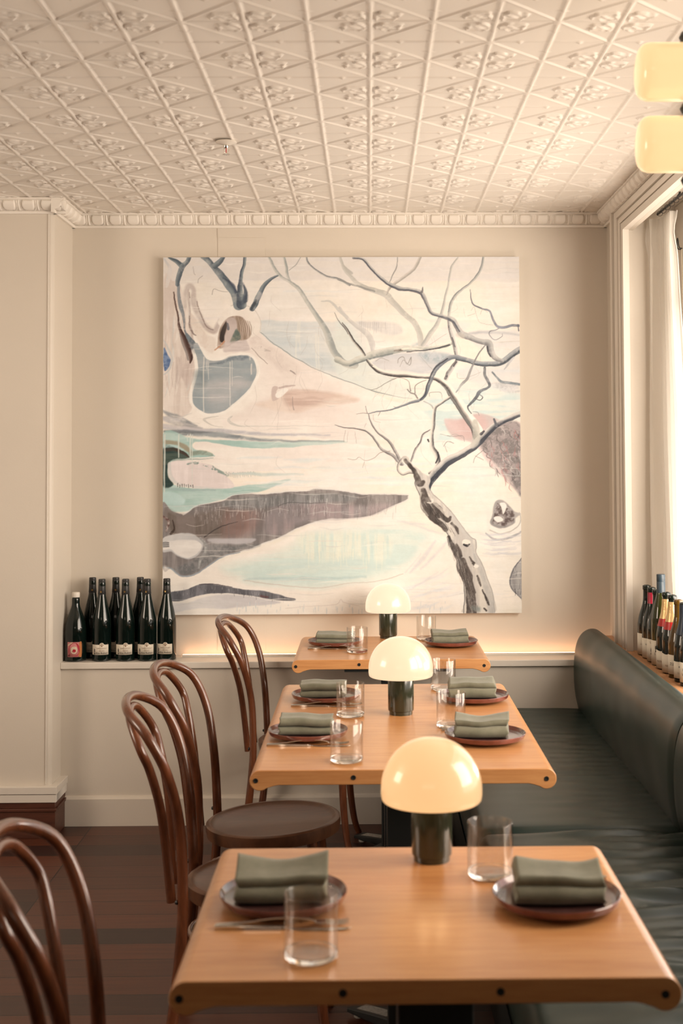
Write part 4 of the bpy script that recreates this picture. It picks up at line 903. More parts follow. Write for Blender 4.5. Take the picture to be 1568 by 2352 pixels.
    for P_ in ([(525, 212, 22), (560, 250, 32), (600, 300, 40), (620, 350, 52), (640, 390, 56), (672, 375, 30)], [(665, 445, 30), (675, 500, 60), (700, 560, 80), (770, 610, 84), (800, 640, 60)], [(690, 600, 50), (740, 660, 60), (800, 720, 50), (850, 775, 34)],
               [(820, 650, 40), (860, 690, 42), (880, 660, 22)], [(890, 720, 16), (930, 770, 26), (945, 800, 14)], [(870, 830, 24), (900, 900, 44), (940, 970, 56), (970, 1060, 64), (1000, 1150, 70), (1030, 1250, 76), (1040, 1340, 80), (1040, 1425, 90)],
               [(935, 890, 26), (960, 940, 34), (975, 970, 20)], [(990, 1000, 30), (1020, 1080, 34), (1040, 1170, 30), (1070, 1260, 26)], [(1060, 1030, 12), (1070, 1060, 10)], [(1090, 1130, 14), (1115, 1180, 18), (1125, 1210, 8)], [(1140, 1240, 8), (1165, 1310, 16), (1185, 1370, 10)], [(1150, 1400, 14), (1160, 1415, 12)], [(1040, 980, 8), (1065, 1020, 16), (1070, 1030, 8)]):
        stroke('D', P_, BK, BK2, .95, f=2, tex=NV, wob=2.2)
    for i in range(120):
        t = rng.rand(); x_ = 880+t*170+rng.uniform(-30, 60); y_ = 830+t*560; L = rng.uniform(20, 80)
        stroke('D', [(x_, y_, 2), (x_+L*.2, y_+L, 3)], (206, 192, 170) if rng.rand() < .45 else (60, 52, 48), a=.5, f=1.2)
    for i in range(60):
        t = rng.rand(); x_ = 650+t*210+rng.uniform(-10, 50); y_ = 520+t*270; L = rng.uniform(14, 50)
        stroke('D', [(x_, y_, 2), (x_+L*.6, y_+L, 3)], (200, 186, 164) if rng.rand() < .4 else (62, 54, 50), a=.5, f=1.2)
    poly('D', [(975, 870), (985, 848), (1010, 842), (1038, 858), (1036, 880), (1010, 895), (985, 890)], (236, 220, 194), None, 1, 2); stroke('D', [(990, 885, 14), (1015, 895, 22), (1032, 885, 12)], (40, 36, 38))
    poly('D', [(1062, 1055), (1080, 1042), (1102, 1052), (1095, 1068), (1072, 1070)], (240, 224, 200), None, 1, 2); stroke('D', [(650, 470, 14), (640, 520, 12), (650, 580, 14), (700, 650, 14)], (196, 182, 160), a=.6)
    stroke('D', [(1060, 1390, 40), (1100, 1400, 40)], (90, 104, 98), (130, 138, 126), .6, f=6); stroke('D', [(700, 470, 12), (740, 540, 20), (820, 620, 24), (860, 660, 20)], (232, 216, 190), (196, 180, 160), .8, tex=NF)
    stroke('D', [(740, 520, 10), (730, 550, 14), (700, 550, 8)], (236, 220, 196), a=.8)
    # brush relief in the tone
    img[:] = img + (NF[..., None]-.5)*5 + (NH2[..., None]-.5)*4
    lum = img @ np.array([.3, .59, .11]); wm = np.array([240, 222, 197.])/223.5
    grey = lum[..., None]*wm; img = grey+(img-grey)*.80
    out = s2l(np.clip(img, 0, 255))/s2l(np.array([240, 222, 197]))*.755*np.array([1.0, .975, .93])
    return np.clip(out, 0, .95)[::-1]

def build_painting():
    x0, x1, z0, z1, y0, dep = -.8855, .652, .849, 2.3855, 5.512, .036
    root = empty('painting', ((x0+x1)/2, y0+dep, z0))
    tag(root, 'large square unframed canvas of a bare twisted tree over pale snow and water', 'painting')
    W, Hh = x1-x0, z1-z0
    N = 720; colr = paint_canvas(N)
    gx, gz = np.meshgrid(np.linspace(-W/2, W/2, N), np.linspace(0, Hh, N))
    co = np.stack([gx, np.full_like(gx, -dep), gz], -1).reshape(-1, 3)
    idx = np.arange(N*N).reshape(N, N)
    q = np.stack([idx[:-1, :-1], idx[:-1, 1:], idx[1:, 1:], idx[1:, :-1]], -1).reshape(-1, 4)
    me = bpy.data.meshes.new('paint_layer')
    me.vertices.add(len(co)); me.vertices.foreach_set('co', co.ravel())
    me.loops.add(q.size); me.loops.foreach_set('vertex_index', q.ravel().astype(np.int32))
    me.polygons.add(len(q)); me.polygons.foreach_set('loop_start', np.arange(0, q.size, 4, dtype=np.int32))
    me.update(calc_edges=True)
    at = me.color_attributes.new('paint', 'FLOAT_COLOR', 'POINT')
    rgba = np.ones((N*N, 4), np.float32); rgba[:, :3] = colr.reshape(-1, 3); at.data.foreach_set('color', rgba.ravel())
    me.materials.append(M['paint'])
    o = bpy.data.objects.new('paint_layer', me); COL.objects.link(o); o.parent = root
    MB().box(-W/2, W/2, -dep+.0006, 0, 0, Hh).build('stretched_canvas', M['canvas'], root, bevel=.002)
build_painting()

# ------------------------------------------------------------------ tables
TZ = .77
def make_table(name, y0, y1, cols, label, group=None):
    cx, cy = .079, (y0+y1)/2
    root = empty(name, (cx, cy, 0)); tag(root, label, 'table', group)
    xl, xr = -.290-cx, .448-cx; th = .036; R = .0245
    # end profile: flat top, fully rounded long edges hanging below the slab
    P = []
    cR = (xr-R, TZ-R); cL = (xl+R, TZ-R)
    for t in np.linspace(PI/2, -PI*.72, 18): P.append((cR[0]+R*math.cos(t), cR[1]+R*math.sin(t)))
    P += [(xr-2.35*R, TZ-th-.002), (xr-2.8*R, TZ-th), (xl+2.8*R, TZ-th), (xl+2.35*R, TZ-th-.002)]
    for t in np.linspace(-PI*.28, -PI*1.5, 18): P.append((cL[0]+R*math.cos(t), cL[1]+R*math.sin(t)))
    P = P[::-1]
    top = MB().prism(P, 'y', y0-cy, y1-cy).build('tabletop', M['table'], root, bevel=.0022)
    for hx in (-.275+.0, -.0405, .186, .4235):
        bx = hx-cx; hz = TZ-R if abs(hx) > .25 else TZ-.0185
        MB().lathe([(0, 0), (.0030, 0), (.0036, .0010), (.0056, .0010), (.0060, .0002), (.0060, -.001)], 20).build('bolt', M['black'], top, smooth=True, loc=(bx, y0-cy-.0002, hz)).rotation_euler = (PI/2, 0, 0)
    for py in cols:
        mb = MB().box(.105-.062-cx, .105+.062-cx, py-.062-cy, py+.062-cy, .02, TZ-th-.012)
        mb.build('pedestal', M['black'], root, bevel=.004)
        MB().box(.105-.2-cx, .105+.2-cx, py-.2-cy, py+.2-cy, TZ-th-.012, TZ-th).build('mounting_plate', M['black'], root)
        for k, a in enumerate((45, 135, 225, 315)):
            a = math.radians(a); d = Vector((math.cos(a), math.sin(a), 0)); s_ = Vector((-d.y, d.x, 0))
            mb = MB(); L = .215
            o = Vector((.105-cx, py-cy, 0))
            v = []
            for (t, w, z) in ((.03, .030, .045), (L*.6, .030, .036), (L, .028, .026)):
                for sg, zz in ((-1, .014), (1, .014), (1, z), (-1, z)):
                    p = o+d*t+s_*(w*sg); v.append((p.x, p.y, zz))
            fs = [(0, 1, 2, 3), (8, 11, 10, 9)]
            for i in (0, 4): fs += [(i, i+4, i+5, i+1), (i+1, i+5, i+6, i+2), (i+2, i+6, i+7, i+3), (i+3, i+7, i+4, i)]
            mb.add(v, fs)
            ft = mb.build('base_foot', M['black'], root, bevel=.003)
            p = o+d*(L-.02)
            MB().lathe([(.0, 0), (.014, 0), (.014, .006), (.006, .008), (.006, .016), (0, .016)], 16).build('leveller', M['label_grey'], ft, smooth=True, loc=(p.x, p.y, 0))
            if k == 1 :
                c0 = o+d*(L*.42)+s_*0.0; q = []
                for t, w in ((L*.34, -.018), (L*.34, .018), (L*.86, .018), (L*.86, -.018)):
                    pp = o+d*t+s_*w; zz = .0405+( .0285-.0405)*((t-L*.34)/(L*.52)); q.append((pp.x, pp.y, zz+.0018))
                st = MB().add(q + [(a_, b_, c_-.001) for a_, b_, c_ in q], [(0, 1, 2, 3), (7, 6, 5, 4), (0, 4, 5, 1), (1, 5, 6, 2), (2, 6, 7, 3), (3, 7, 4, 0)]).build('sticker', M['label_grey'], ft); st['label'] = 'pale grey sticker'
    return root
make_table('dining_table', 1.865, 2.490, (2.18,), 'nearest beech cafe table, set for two, with the largest amber lamp at its far edge')
make_table('dining_table', 3.102, 4.262, (3.40, 4.02), 'long beech cafe table in the middle, set for four')
make_table('dining_table', 4.775, 5.390, (4.99,), 'smallest-looking beech cafe table pushed against the ledge under the painting')

# ------------------------------------------------------------------ bentwood chairs
def hoop(x, w, z, zt):
    near = [(x[k], -w[k], z[k]) for k in range(len(z))]
    zs = z[-1]+(zt-z[-1])*.78; xs = x[-2]+(x[-1]-x[-2])*.75
    mid = [(xs, -.62*w[-1], zs), (x[-1], 0, zt), (xs, .62*w[-1], zs)]
    return near+mid+[(a, -b_, c) for a, b_, c in near[::-1]]
def make_chair():
    root = empty('bentwood_chair', (0, 0, 0))
    SH = .422
    xo = [-.225, -.203, -.201, -.205, -.197, -.207, -.235, -.284, -.36]
    wo = [.205, .199, .199, .179, .161, .151, .181, .189]
    zo = [0, .12, .24, .33, .41, .58, .72, .82]
    xo2 = [-.245, -.222, -.208, -.201, -.199, -.207, -.235, -.284, -.36]
    wo2 = [.196, .188, .180, .172, .163, .152, .180, .189]
    P = crom(hoop(xo2[:-1]+[-.36], wo2, zo, .883), 7)
    n = len(P); rad = [.0155-.0035*(1-abs(2*i/(n-1)-1))**1.0*1.0 for i in range(n)]
    # the hoop thins towards its crown, as bent rods do
    MB().tube(P, rad, 14).build('back_frame', M['bentwood'], root, smooth=True)
    zi = [.375, .5, .62, .72, .78]; xi = [-.236, -.248, -.263, -.286, -.308, -.351]; wi = [.074, .080, .094, .120, .140]
    P = crom(hoop(xi, wi, zi, .860), 8); n = len(P)
    MB().tube(P, [.0125-.0015*(1-abs(2*i/(n-1)-1)) for i in range(n)], 12).build('inner_hoop', M['bentwood'], root, smooth=True)
    # round seat: bent ring with a sunk ply panel, sloping a little to the back
    st = MB().lathe([(0, -.010), (.178, -.010), (.186, -.0040), (.190, 0), (.198, 0), (.204, -.004), (.205, -.020), (.202, -.038), (.190, -.040), (.182, -.030), (0, -.022)], 72)
    seat = st.build('seat', M['seat_wood'], root, smooth=True, loc=(0, 0, SH)); seat.rotation_euler = (0, math.radians(-2.6), 0)
    ring = MB().lathe([(.1955+.009*math.cos(t), -.020+.0185*math.sin(t)) for t in np.linspace(0, 2*PI, 14, endpoint=False)], 72, closed=True)
    ring.build('seat_ring', M['bentwood'], seat, smooth=True)
    for s in (-1, 1):
        leg = crom([(.128, s*.105, SH-.035), (.138, s*.118, .30), (.146, s*.128, .17), (.160, s*.142, .06), (.178, s*.156, 0)], 6)
        MB().tube(leg, [.0160-.004*i/(len(leg)-1) for i in range(len(leg))], 12).build('leg', M['bentwood'], root, smooth=True)
    pts = [(-.03+.163*math.cos(t), .150*math.sin(t), .275) for t in np.linspace(0, 2*PI, 40)]
    MB().tube(pts, .0085, 10, cap=False).build('stretcher', M['bentwood'], root, smooth=True)
    for s in (-1, 1):
        MB().lathe([(0, .006), (.004, .005), (.0065, 0)], 12).build('screw', M['black'], root, smooth=True, loc=(-.213, s*.166, SH-.018)).rotation_euler = (0, -PI/2, 0)
    return root
c0 = make_chair()
spots = [(-.281, 2.213, .066, 'bentwood chair at the bottom left corner, its seat below the frame'),
         (-.283, 3.441, .056, 'bentwood chair in front of the one with the fully visible round seat'),
         (-.297, 3.953, -.049, 'bentwood chair whose whole round brown seat shows beside the middle table'),
         (-.237, 5.104, -.087, 'farthest bentwood chair, by the table under the painting')]
for i, (x, y, a, lb) in enumerate(spots):
    c = c0 if i == 0 else copy_tree(c0)
    c.location = (x, y, 0); c.rotation_euler = (0, 0, a); tag(c, lb, 'chair', 'bentwood chairs along the tables')

# ------------------------------------------------------------------ bench: base, seat cushions, back cushions
SEAM = 3.62
def bench():
    root = empty('bench', (.62, 3.3, 0)); tag(root, 'dark green leather banquette running along the window side', 'bench')
    ox, oy = .62, 3.3
    MB().box(.33-ox, 1.03-ox, .9-oy, 5.35-oy, 0, .36).build('bench_base', M['black'], root, bevel=.004)
    # seat cushions
    def cushion(y0, y1, wrinkle, seed):
        nx, ny = 46, int((y1-y0)/.011)
        V = []; rs = np.random.RandomState(seed)
        ph = rs.rand(40, 4)
        X0, X1 = .29, .905
        for j in range(ny+1):
            y = y0+(y1-y0)*j/ny
            ey = min(j, ny-j)*(y1-y0)/ny
            for i in range(nx+1):
                t = i/nx
                # section: from the lower front edge, over the top, to the back
                if t < .18:
                    a = t/.18; a2 = a*PI/2; x = X0+.035-.035*math.cos(a2)*1.0; z = .365+.075*a if a < .55 else .365+.075*.55+(.473-.365-.075*.55)*math.sin((a-.55)/.45*PI/2)
                    x = X0+.04*(max(0, a-.4)/.6)**2
                else:
                    a = (t-.18)/.82; x = X0+.04+(X1-X0-.04)*a; z = .473+.007*math.sin(a*PI)
                e = 1-math.exp(-ey/.012)
                zz = z-(1-e)*.022
                if t > .14:
                    w = 0
                    for k in range(14):
                        fx, fy, p, q = ph[k]
                        w += math.sin(y*(34+70*fy)+3.4*math.sin(x*(3+4*fx)+q*6)+p*6.28)*math.exp(-((x-(.55+.35*fx))/.22)**2)
                    amp = wrinkle*(.35+.65*math.sin(min(1, max(0, (x-.42)/.35))*PI/2))
                    zz += w*amp*.0011
                V.append((x-ox, y-oy, zz))
        F = [(j*(nx+1)+i, j*(nx+1)+i+1, (j+1)*(nx+1)+i+1, (j+1)*(nx+1)+i) for j in range(ny) for i in range(nx)]
        b = len(V); 
        # close underneath so that the cushion has body
        V += [(X0-ox, y0-oy, .358), (X1-ox, y0-oy, .358), (X1-ox, y1-oy, .358), (X0-ox, y1-oy, .358)]
        F += [tuple([b]+[i for i in range(nx+1)]+[b+1]), tuple([b+3]+[ny*(nx+1)+i for i in range(nx+1)]+[b+2])[::-1], (b, b+1, b+2, b+3),
              tuple([b]+[j*(nx+1) for j in range(ny+1)]+[b+3])[::-1], tuple([b+1]+[j*(nx+1)+nx for j in range(ny+1)]+[b+2])]
        mesh_obj('seat_cushion', V, F, M['leather'], root)
    cushion(SEAM+.002, 5.372, .35, 4); cushion(.95, SEAM-.002, 2.1, 9)
    # back cushions: bulging bolster profile (x, z)
    prof = [(.985, .42), (.90, .425), (.872, .452), (.860, .490), (.850, .540), (.845, .600), (.845, .660), (.850, .712), (.862, .755), (.882, .785), (.908, .801), (.935, .803), (.956, .793), (.968, .775), (.974, .750), (.982, .60)]
    Pc = crom(prof, 4)
    def back(y0, y1, seed):
        ny = int((y1-y0)/.03); V = []; n = len(Pc); rs = np.random.RandomState(seed); q = rs.rand(6)*6
        cxx, czz = .93, .62
        for j in range(ny+1):
            y = y0+(y1-y0)*j/ny; ey = min(y-y0, y1-y)
            sc = 1-.10*math.exp(-ey/.010)
            for (x, z) in Pc:
                wv = .0016*math.sin(y*9+q[0]+z*8)+.001*math.sin(y*23+q[1]-z*13)
                V.append((cxx+(x-cxx)*sc-wv-ox, y-oy, czz+(z-czz)*(1-(1-sc)*.4)+wv*.6))
        F = [(j*n+i, j*n+(i+1) % n, (j+1)*n+(i+1) % n, (j+1)*n+i) for j in range(ny) for i in range(n)]
        F += [tuple(range(n))[::-1], tuple(ny*n+i for i in range(n))]
        o = mesh_obj('back_cushion', V, F, M['leather'], root)
        bm = bmesh.new(); bm.from_mesh(o.data); bmesh.ops.recalc_face_normals(bm, faces=bm.faces); bm.to_mesh(o.data); bm.free()
        o.data.set_sharp_from_angle(angle=math.radians(60))
    back(SEAM+.001, 5.375, 1); back(.95, SEAM-.001, 2)
bench()

# ------------------------------------------------------------------ lamps on the tables
def make_lamp(name, loc, opal_mat, label, watts, s=1.0):
    root = empty(name, loc); tag(root, label, 'lamp', 'mushroom lamps on the tables')
    b = MB().lathe([(0, 0), (.0335, 0), (.0340, .003), (.0340, .010), (.0372, .012), (.0378, .016), (.0378, .117), (.0365, .120), (0, .120)], 56)
    b.build('lamp_base', M['lamp_base'], root, smooth=True)
    MB().lathe([(0, .118), (.012, .118), (.012, .150), (0, .150)], 20).build('stem', M['brass'], root, smooth=True)
    R = .0945; prof = []
    for t in np.linspace(0, PI/2, 26): prof.append((R*math.cos(t)**.93 if t < PI/2 else 0, .131+.094*math.sin(t)))
    outer = [(R*.962, .1105), (R*.985, .1130), (R, .121)]+prof
    inner = [(max(0, r_-.004), z-.004 if z > .14 else z) for r_, z in outer[::-1] if r_ > .002]
    sh = MB().lathe(outer+[(0, .221)]+inner, 72)
    sh.build('lamp_shade', opal_mat, root, smooth=True)
    l = bpy.data.lights.new('bulb', 'POINT'); l.energy = watts; l.color = (1, .62, .32); l.shadow_soft_size = .02
    lo = bpy.data.objects.new('bulb', l); lo.parent = root; lo.location = (0, 0, .142); COL.objects.link(lo)
    return root
make_lamp('table_lamp', (.114, 2.412, TZ), M['opal_near'], 'nearest and largest glowing amber mushroom lamp, on the front table', .85)
make_lamp('table_lamp', (.090, 3.768, TZ), M['opal_mid'], 'glowing mushroom lamp in the centre of the long middle table', .85)
make_lamp('table_lamp', (.076, 5.345, TZ), M['opal_far'], 'palest glowing mushroom lamp, just below the painting edge', .85)

# ------------------------------------------------------------------ plates, napkins, cutlery, tumblers
def make_plate():
    root = empty('plate', (0, 0, 0))
    pr = [(0, 0), (.060, 0), (.062, .001), (.066, .004), (.092, .006), (.103, .0105), (.1065, .0185), (.1072, .0215), (.1060, .0228), (.1045, .0215), (.1005, .0135), (.094, .0105), (0, .0095)]
    MB().lathe(pr, 72).build('dish', M['plate'], root, smooth=True)
    MB().lathe([(0, .0102), (.090, .0110), (.0985, .0135), (.0985, .0125), (.09, .0095), (0, .0090)], 72).build('glazed_well', M['plate_in'], root, smooth=True)
    return root
def fold_profile(h=.040, d=.036, layers=4):
    """zig-zag of cloth layers as one closed ribbon, (y, z)"""
    t = .0052; c = []
    zs = [h*(i+.5)/layers for i in range(layers)]
    for i, z in enumerate(zs):
        a, b_ = (d, -d) if i % 2 == 0 else (-d, d)
        for k in np.linspace(0, 1, 9): c.append((a+(b_-a)*k*1.0, z+.0008*math.sin(k*5+i)))
        if i < layers-1:
            zc = (z+zs[i+1])/2; rr = (zs[i+1]-z)/2; sg = -1 if b_ < 0 else 1
            for k in np.linspace(-PI/2, PI/2, 5)[1:-1]: c.append((b_+sg*rr*1.15*math.cos(k), zc+rr*math.sin(k)))
    return c, t
def make_napkin(seed, L=.142, h=.040, d=.034, lift=.0, layers=4, sag=.0):
    rs = np.random.RandomState(seed)
    c, t = fold_profile(h, d, layers); n = len(c); nx = 34; V = []
    c = np.array(c); T_ = np.gradient(c, axis=0); T_ /= np.linalg.norm(T_, axis=1)[:, None]; Nn = np.stack([-T_[:, 1], T_[:, 0]], -1)
    th = (h/layers)*.47
    ring = np.vstack([c+Nn*th, (c-Nn*th)[::-1]]); m_ = len(ring)
    q = rs.rand(8)*6.28
    for i in range(nx+1):
        u_ = i/nx; x = (u_-.5)*L
        for (y, z) in ring:
            k = z/h
            zz = z*(1+.05*math.sin(u_*4.2+q[0])+.02*math.sin(u_*11+q[1])) + lift*k*k*(.5+y/d*.5) - sag*k*math.sin(u_*PI)*(.5+y/d*.5)
            yy = y*(1+.05*math.sin(u_*7+q[2])) + .0035*k*math.sin(u_*6+q[3]) + .004*math.sin(q[4])*u_
            xx = x + .0035*math.sin(z*240+q[5])*(1 if u_ > .5 else -1)*min(1, abs(u_-.5)*3) + k*.003*math.sin(q[6])
            V.append((xx, yy, max(.0005, zz)))
    F = [(i*m_+j, i*m_+(j+1) % m_, (i+1)*m_+(j+1) % m_, (i+1)*m_+j) for i in range(nx) for j in range(m_)]
    for i in (0, nx):
        for j in range(n-1):
            f_ = (i*m_+j, i*m_+j+1, i*m_+m_-2-j, i*m_+m_-1-j); F.append(f_ if i else f_[::-1])
    o = mesh_obj('napkin', V, F, M['napkin'])
    bm = bmesh.new(); bm.from_mesh(o.data); bmesh.ops.recalc_face_normals(bm, faces=bm.faces); bm.to_mesh(o.data); bm.free()
    return o
def make_knife():
    mb = MB()
    def rect(x0, x1, w0, w1, t0, t1, z=0):
        mb.add([(x0, -w0, z), (x1, -w1, z), (x1, w1, z), (x0, w0, z), (x0, -w0, z+t0), (x1, -w1, z+t1), (x1, w1, z+t1), (x0, w0, z+t0)], [(0, 3, 2, 1), (4, 5, 6, 7), (0, 1, 5, 4), (1, 2, 6, 5), (2, 3, 7, 6), (3, 0, 4, 7)])
    rect(-.108, -.002, .0048, .0044, .0062, .0058); rect(-.002, .012, .0044, .0030, .0058, .0030); 
    pts = [(.012, -.003), (.030, -.008), (.075, -.009), (.100, -.005), (.110, .003), (.012, .003)]
    mb.prism(pts, 'z', .0008, .0024)
    return mb.build('table_knife', M['steel'], bevel=.0008)
def make_fork():
    root = empty('fork', (0, 0, 0))
    H_ = crom([(-.105, 0, .0035, .0042), (-.06, 0, .006, .0036), (-.01, 0, .0115, .0028), (.035, 0, .0100, .0028), (.055, 0, .0055, .0040)], 6)
    V = []; 
    for (x, y, z, w) in H_:
        V += [(x, y-w, z), (x, y+w, z), (x, y+w, z+.0022), (x, y-w, z+.0022)]
    n = len(H_); F = [(0, 3, 2, 1), (4*n-4, 4*n-3, 4*n-2, 4*n-1)]
    for i in range(n-1):
        a = 4*i
        for k in range(4): F.append((a+k, a+(k+1) % 4, a+4+(k+1) % 4, a+4+k))
    MB().add(V, F).build('handle', M['steel'], root, bevel=.0006)
    hb = MB(); P_ = [(.052, -.004), (.060, -.0095), (.072, -.0112), (.072, .0112), (.060, .0095), (.052, .004)]
    hb.prism(P_, 'z', .0040, .0060); hb.build('fork_head', M['steel'], root, bevel=.0005)
    for k in range(4):
        y = (k-1.5)*.0062; MB().tube([(.070, y, .0050), (.085, y, .0030), (.100, y*.98, .0042), (.108, y*.97, .0062)], [.0014, .0013, .0011, .0006], 8).build('tine', M['steel'], root, smooth=True)
    return root
def make_glass():
    ro, ri, hh = .0405, .0385, .096
    root = empty('tumbler', (0, 0, 0))
    pr = [(ro, .0102), (ro, hh-.0010), (ro-.0004, hh-.0003), (ro-.0010, hh), (ri+.0006, hh), (ri, hh-.001), (ri, .013), (.0345, .0102)]
    MB().lathe(pr, 64).build('wall', M['glass'], root, smooth=True)
    MB().lathe([(0, .0004), (.030, 0), (.0375, .0012), (.0402, .0045), (ro, .0098), (.034, .0098), (.026, .0088), (0, .0084)], 64).build('base', M['glass_base'], root, smooth=True)
    return root
PL = [  # x, y, which table, side, napkin style
    (-.147, 2.184, 'near', 'L'), (.311, 2.168, 'near', 'R'), (-.167, 3.468, 'mid_n', 'L'), (.304, 3.412, 'mid_n', 'R'),
    (-.136, 3.994, 'mid_f', 'L'), (.320, 3.968, 'mid_f', 'R'), (-.141, 5.144, 'far', 'L'), (.323, 5.122, 'far', 'R')]
WHERE = {'near': 'nearest table', 'mid_n': 'near half of the middle table', 'mid_f': 'far half of the middle table', 'far': 'table under the painting'}
SIDE = {'L': 'chair side', 'R': 'bench side'}
plate0 = make_plate(); knife0 = make_knife(); fork0 = make_fork(); glass0 = make_glass()
GL = [(-.090, 1.950), (.214, 2.318), (-.0585, 3.190), (.225, 3.590), (-.057, 3.742), (.236, 4.160), (-.049, 4.958), (.232, 5.300)]
NP = [dict(h=.040, d=.038, lift=.022, layers=3, sag=.014, L=.148), dict(h=.042, d=.036, lift=.014, layers=3, sag=.010, L=.146), dict(h=.044, d=.030, lift=.002, layers=4, L=.140), dict(h=.044, d=.036, lift=.010, layers=3, sag=.008, L=.138),
      dict(h=.042, d=.030, lift=.002, layers=4, L=.138), dict(h=.044, d=.036, lift=.010, layers=3, sag=.003, L=.142), dict(h=.036, d=.034, lift=.004, layers=4, L=.150), dict(h=.042, d=.034, lift=.008, layers=3, sag=.004, L=.142)]
NO = [(-.004, .006, .02), (.002, .0, -.03), (-.006, -.002, -.03), (-.010, .010, -.10), (-.008, .0, .0), (-.004, .006, -.05), (.002, .002, -.02), (-.004, .004, .04)]
for i, (x, y, w, s) in enumerate(PL):
    p = plate0 if i == 0 else copy_tree(plate0)
    p.location = (x, y, TZ); p.rotation_euler = (0, 0, i*.7); tag(p, f'red-brown glazed plate on the {SIDE[s]}, {WHERE[w]}', 'plate', 'red-brown plates laid on the tables')
    nk = make_napkin(20+i, **NP[i]); dx, dy, rz = NO[i]
    nk.location = (x+dx, y+dy, TZ+.0118); nk.rotation_euler = (0, 0, rz); tag(nk, f'folded olive linen napkin on the {SIDE[s]} plate, {WHERE[w]}', 'napkin', 'folded linen napkins on the plates')
    g = glass0 if i == 0 else copy_tree(glass0)
    g.location = (*GL[i], TZ); tag(g, f'empty clear water tumbler by the {SIDE[s]} plate, {WHERE[w]}', 'glass', 'water tumblers on the tables')
    k = knife0 if i == 0 else copy_tree(knife0); fk = fork0 if i == 0 else copy_tree(fork0)
    if s == 'L':
        ky = y-.118 if i == 0 else y-.112
        k.location = (x+.006, ky, TZ); k.rotation_euler = (0, 0, -.03); fk.location = (x+.004, ky+.012, TZ+.001); fk.rotation_euler = (0, 0, .05)
    else:
        k.location = (x-.002, y+.122, TZ); k.rotation_euler = (0, 0, PI+.02); fk.location = (x-.006, y+.112, TZ+.001); fk.rotation_euler = (0, 0, PI-.12)
    tag(k, f'steel table knife beside the {SIDE[s]} plate, {WHERE[w]}', 'knife', 'table knives'); tag(fk, f'steel fork beside the {SIDE[s]} plate, {WHERE[w]}', 'fork', 'table forks')

# ------------------------------------------------------------------ bottles
def text_mesh(txt, size):
    cu = bpy.data.curves.new('writing', 'FONT'); cu.body = txt; cu.size = size; cu.align_x = 'CENTER'; cu.resolution_u = 2
    o = bpy.data.objects.new('writing', cu); COL.objects.link(o)
    me = bpy.data.meshes.new_from_object(o); bpy.data.objects.remove(o)
    V = [tuple(v.co) for v in me.vertices]; F = [tuple(p.vertices) for p in me.polygons]; bpy.data.meshes.remove(me)
    return V, F
def on_cyl(V, r, z0, a0):
    """wrap flat (x right, y up) points on a cylinder facing -Y turned by a0"""
    return [(r*math.sin(a0+x/r), -r*math.cos(a0+x/r), z0+y) for x, y, *_ in V]
def label_patch(root, name, mat, r, z0, z1, a0, width, notch=None, seg=26):
    V = []; F = []
    for i in range(seg+1):
        x = -width/2+width*i/seg; top = z1 + (notch(x) if notch else 0)
        V += on_cyl([(x, 0), (x, top-z0)], r+.0006, z0, a0); V += on_cyl([(x, 0), (x, top-z0)], r+.0001, z0, a0)
    for i in range(seg):
        a = 4*i; F += [(a, a+4, a+5, a+1), (a+2, a+3, a+7, a+6), (a+1, a+5, a+7, a+3), (a, a+2, a+6, a+4)]
    return mesh_obj(name, V, F, mat, root)
def writing(root, txt, size, r, z, a0, mat, name='writing', dx=0):
    V, F = text_mesh(txt, size)
    mesh_obj(name, on_cyl([(v[0]+dx, v[1]) for v in V], r+.0010, z, a0), F, mat, root, smooth=False)
def bottle(name, loc, prof, glass, label, cat='bottle', group=None):
    root = empty(name, loc); tag(root, label, cat, group)
    MB().lathe(crom(prof, 4), 48).build('glass_body', glass, root, smooth=True)
    return root
def emblem(root, r, z, a0, mat):
    mb = MB()
    for (x, y, w, h) in ((0, 0, .006, .010), (-.006, .003, .003, .006), (.006, .003, .003, .006), (0, .008, .010, .003)):
        n = 10; V = [(x+w*.5*math.cos(t), y+h*.5*math.sin(t)) for t in np.linspace(0, 2*PI, n, endpoint=False)]
        mb.add(on_cyl(V, r+.0011, z, a0), [tuple(range(n))])
    mesh_obj('emblem', mb.v, mb.f, mat, root, smooth=False)
def vase(root, r, z, a0, mat):
    mb = MB(); P2 = [(-.002, 0), (.002, 0), (.0035, .003), (.001, .008), (.003, .013), (.002, .020), (.0035, .023), (-.002, .022), (-.003, .014), (-.001, .008), (-.003, .003)]
    mb.add(on_cyl(P2, r+.0011, z, a0), [tuple(range(len(P2)))])
    for k in range(2):
        L_ = [(.004*math.cos(t)*(1+k)+.005*k, .018+.006*math.sin(t)*(1+k)) for t in np.linspace(0, PI*1.3, 9)]
        for a, b_ in zip(L_[:-1], L_[1:]): mb.add(on_cyl([(a[0], a[1]), (b_[0], b_[1]), (b_[0], b_[1]+.0006), (a[0], a[1]+.0006)], r+.0011, z, a0), [(0, 1, 2, 3)])
    mesh_obj('drawing', mb.v, mb.f, mat, root, smooth=False)
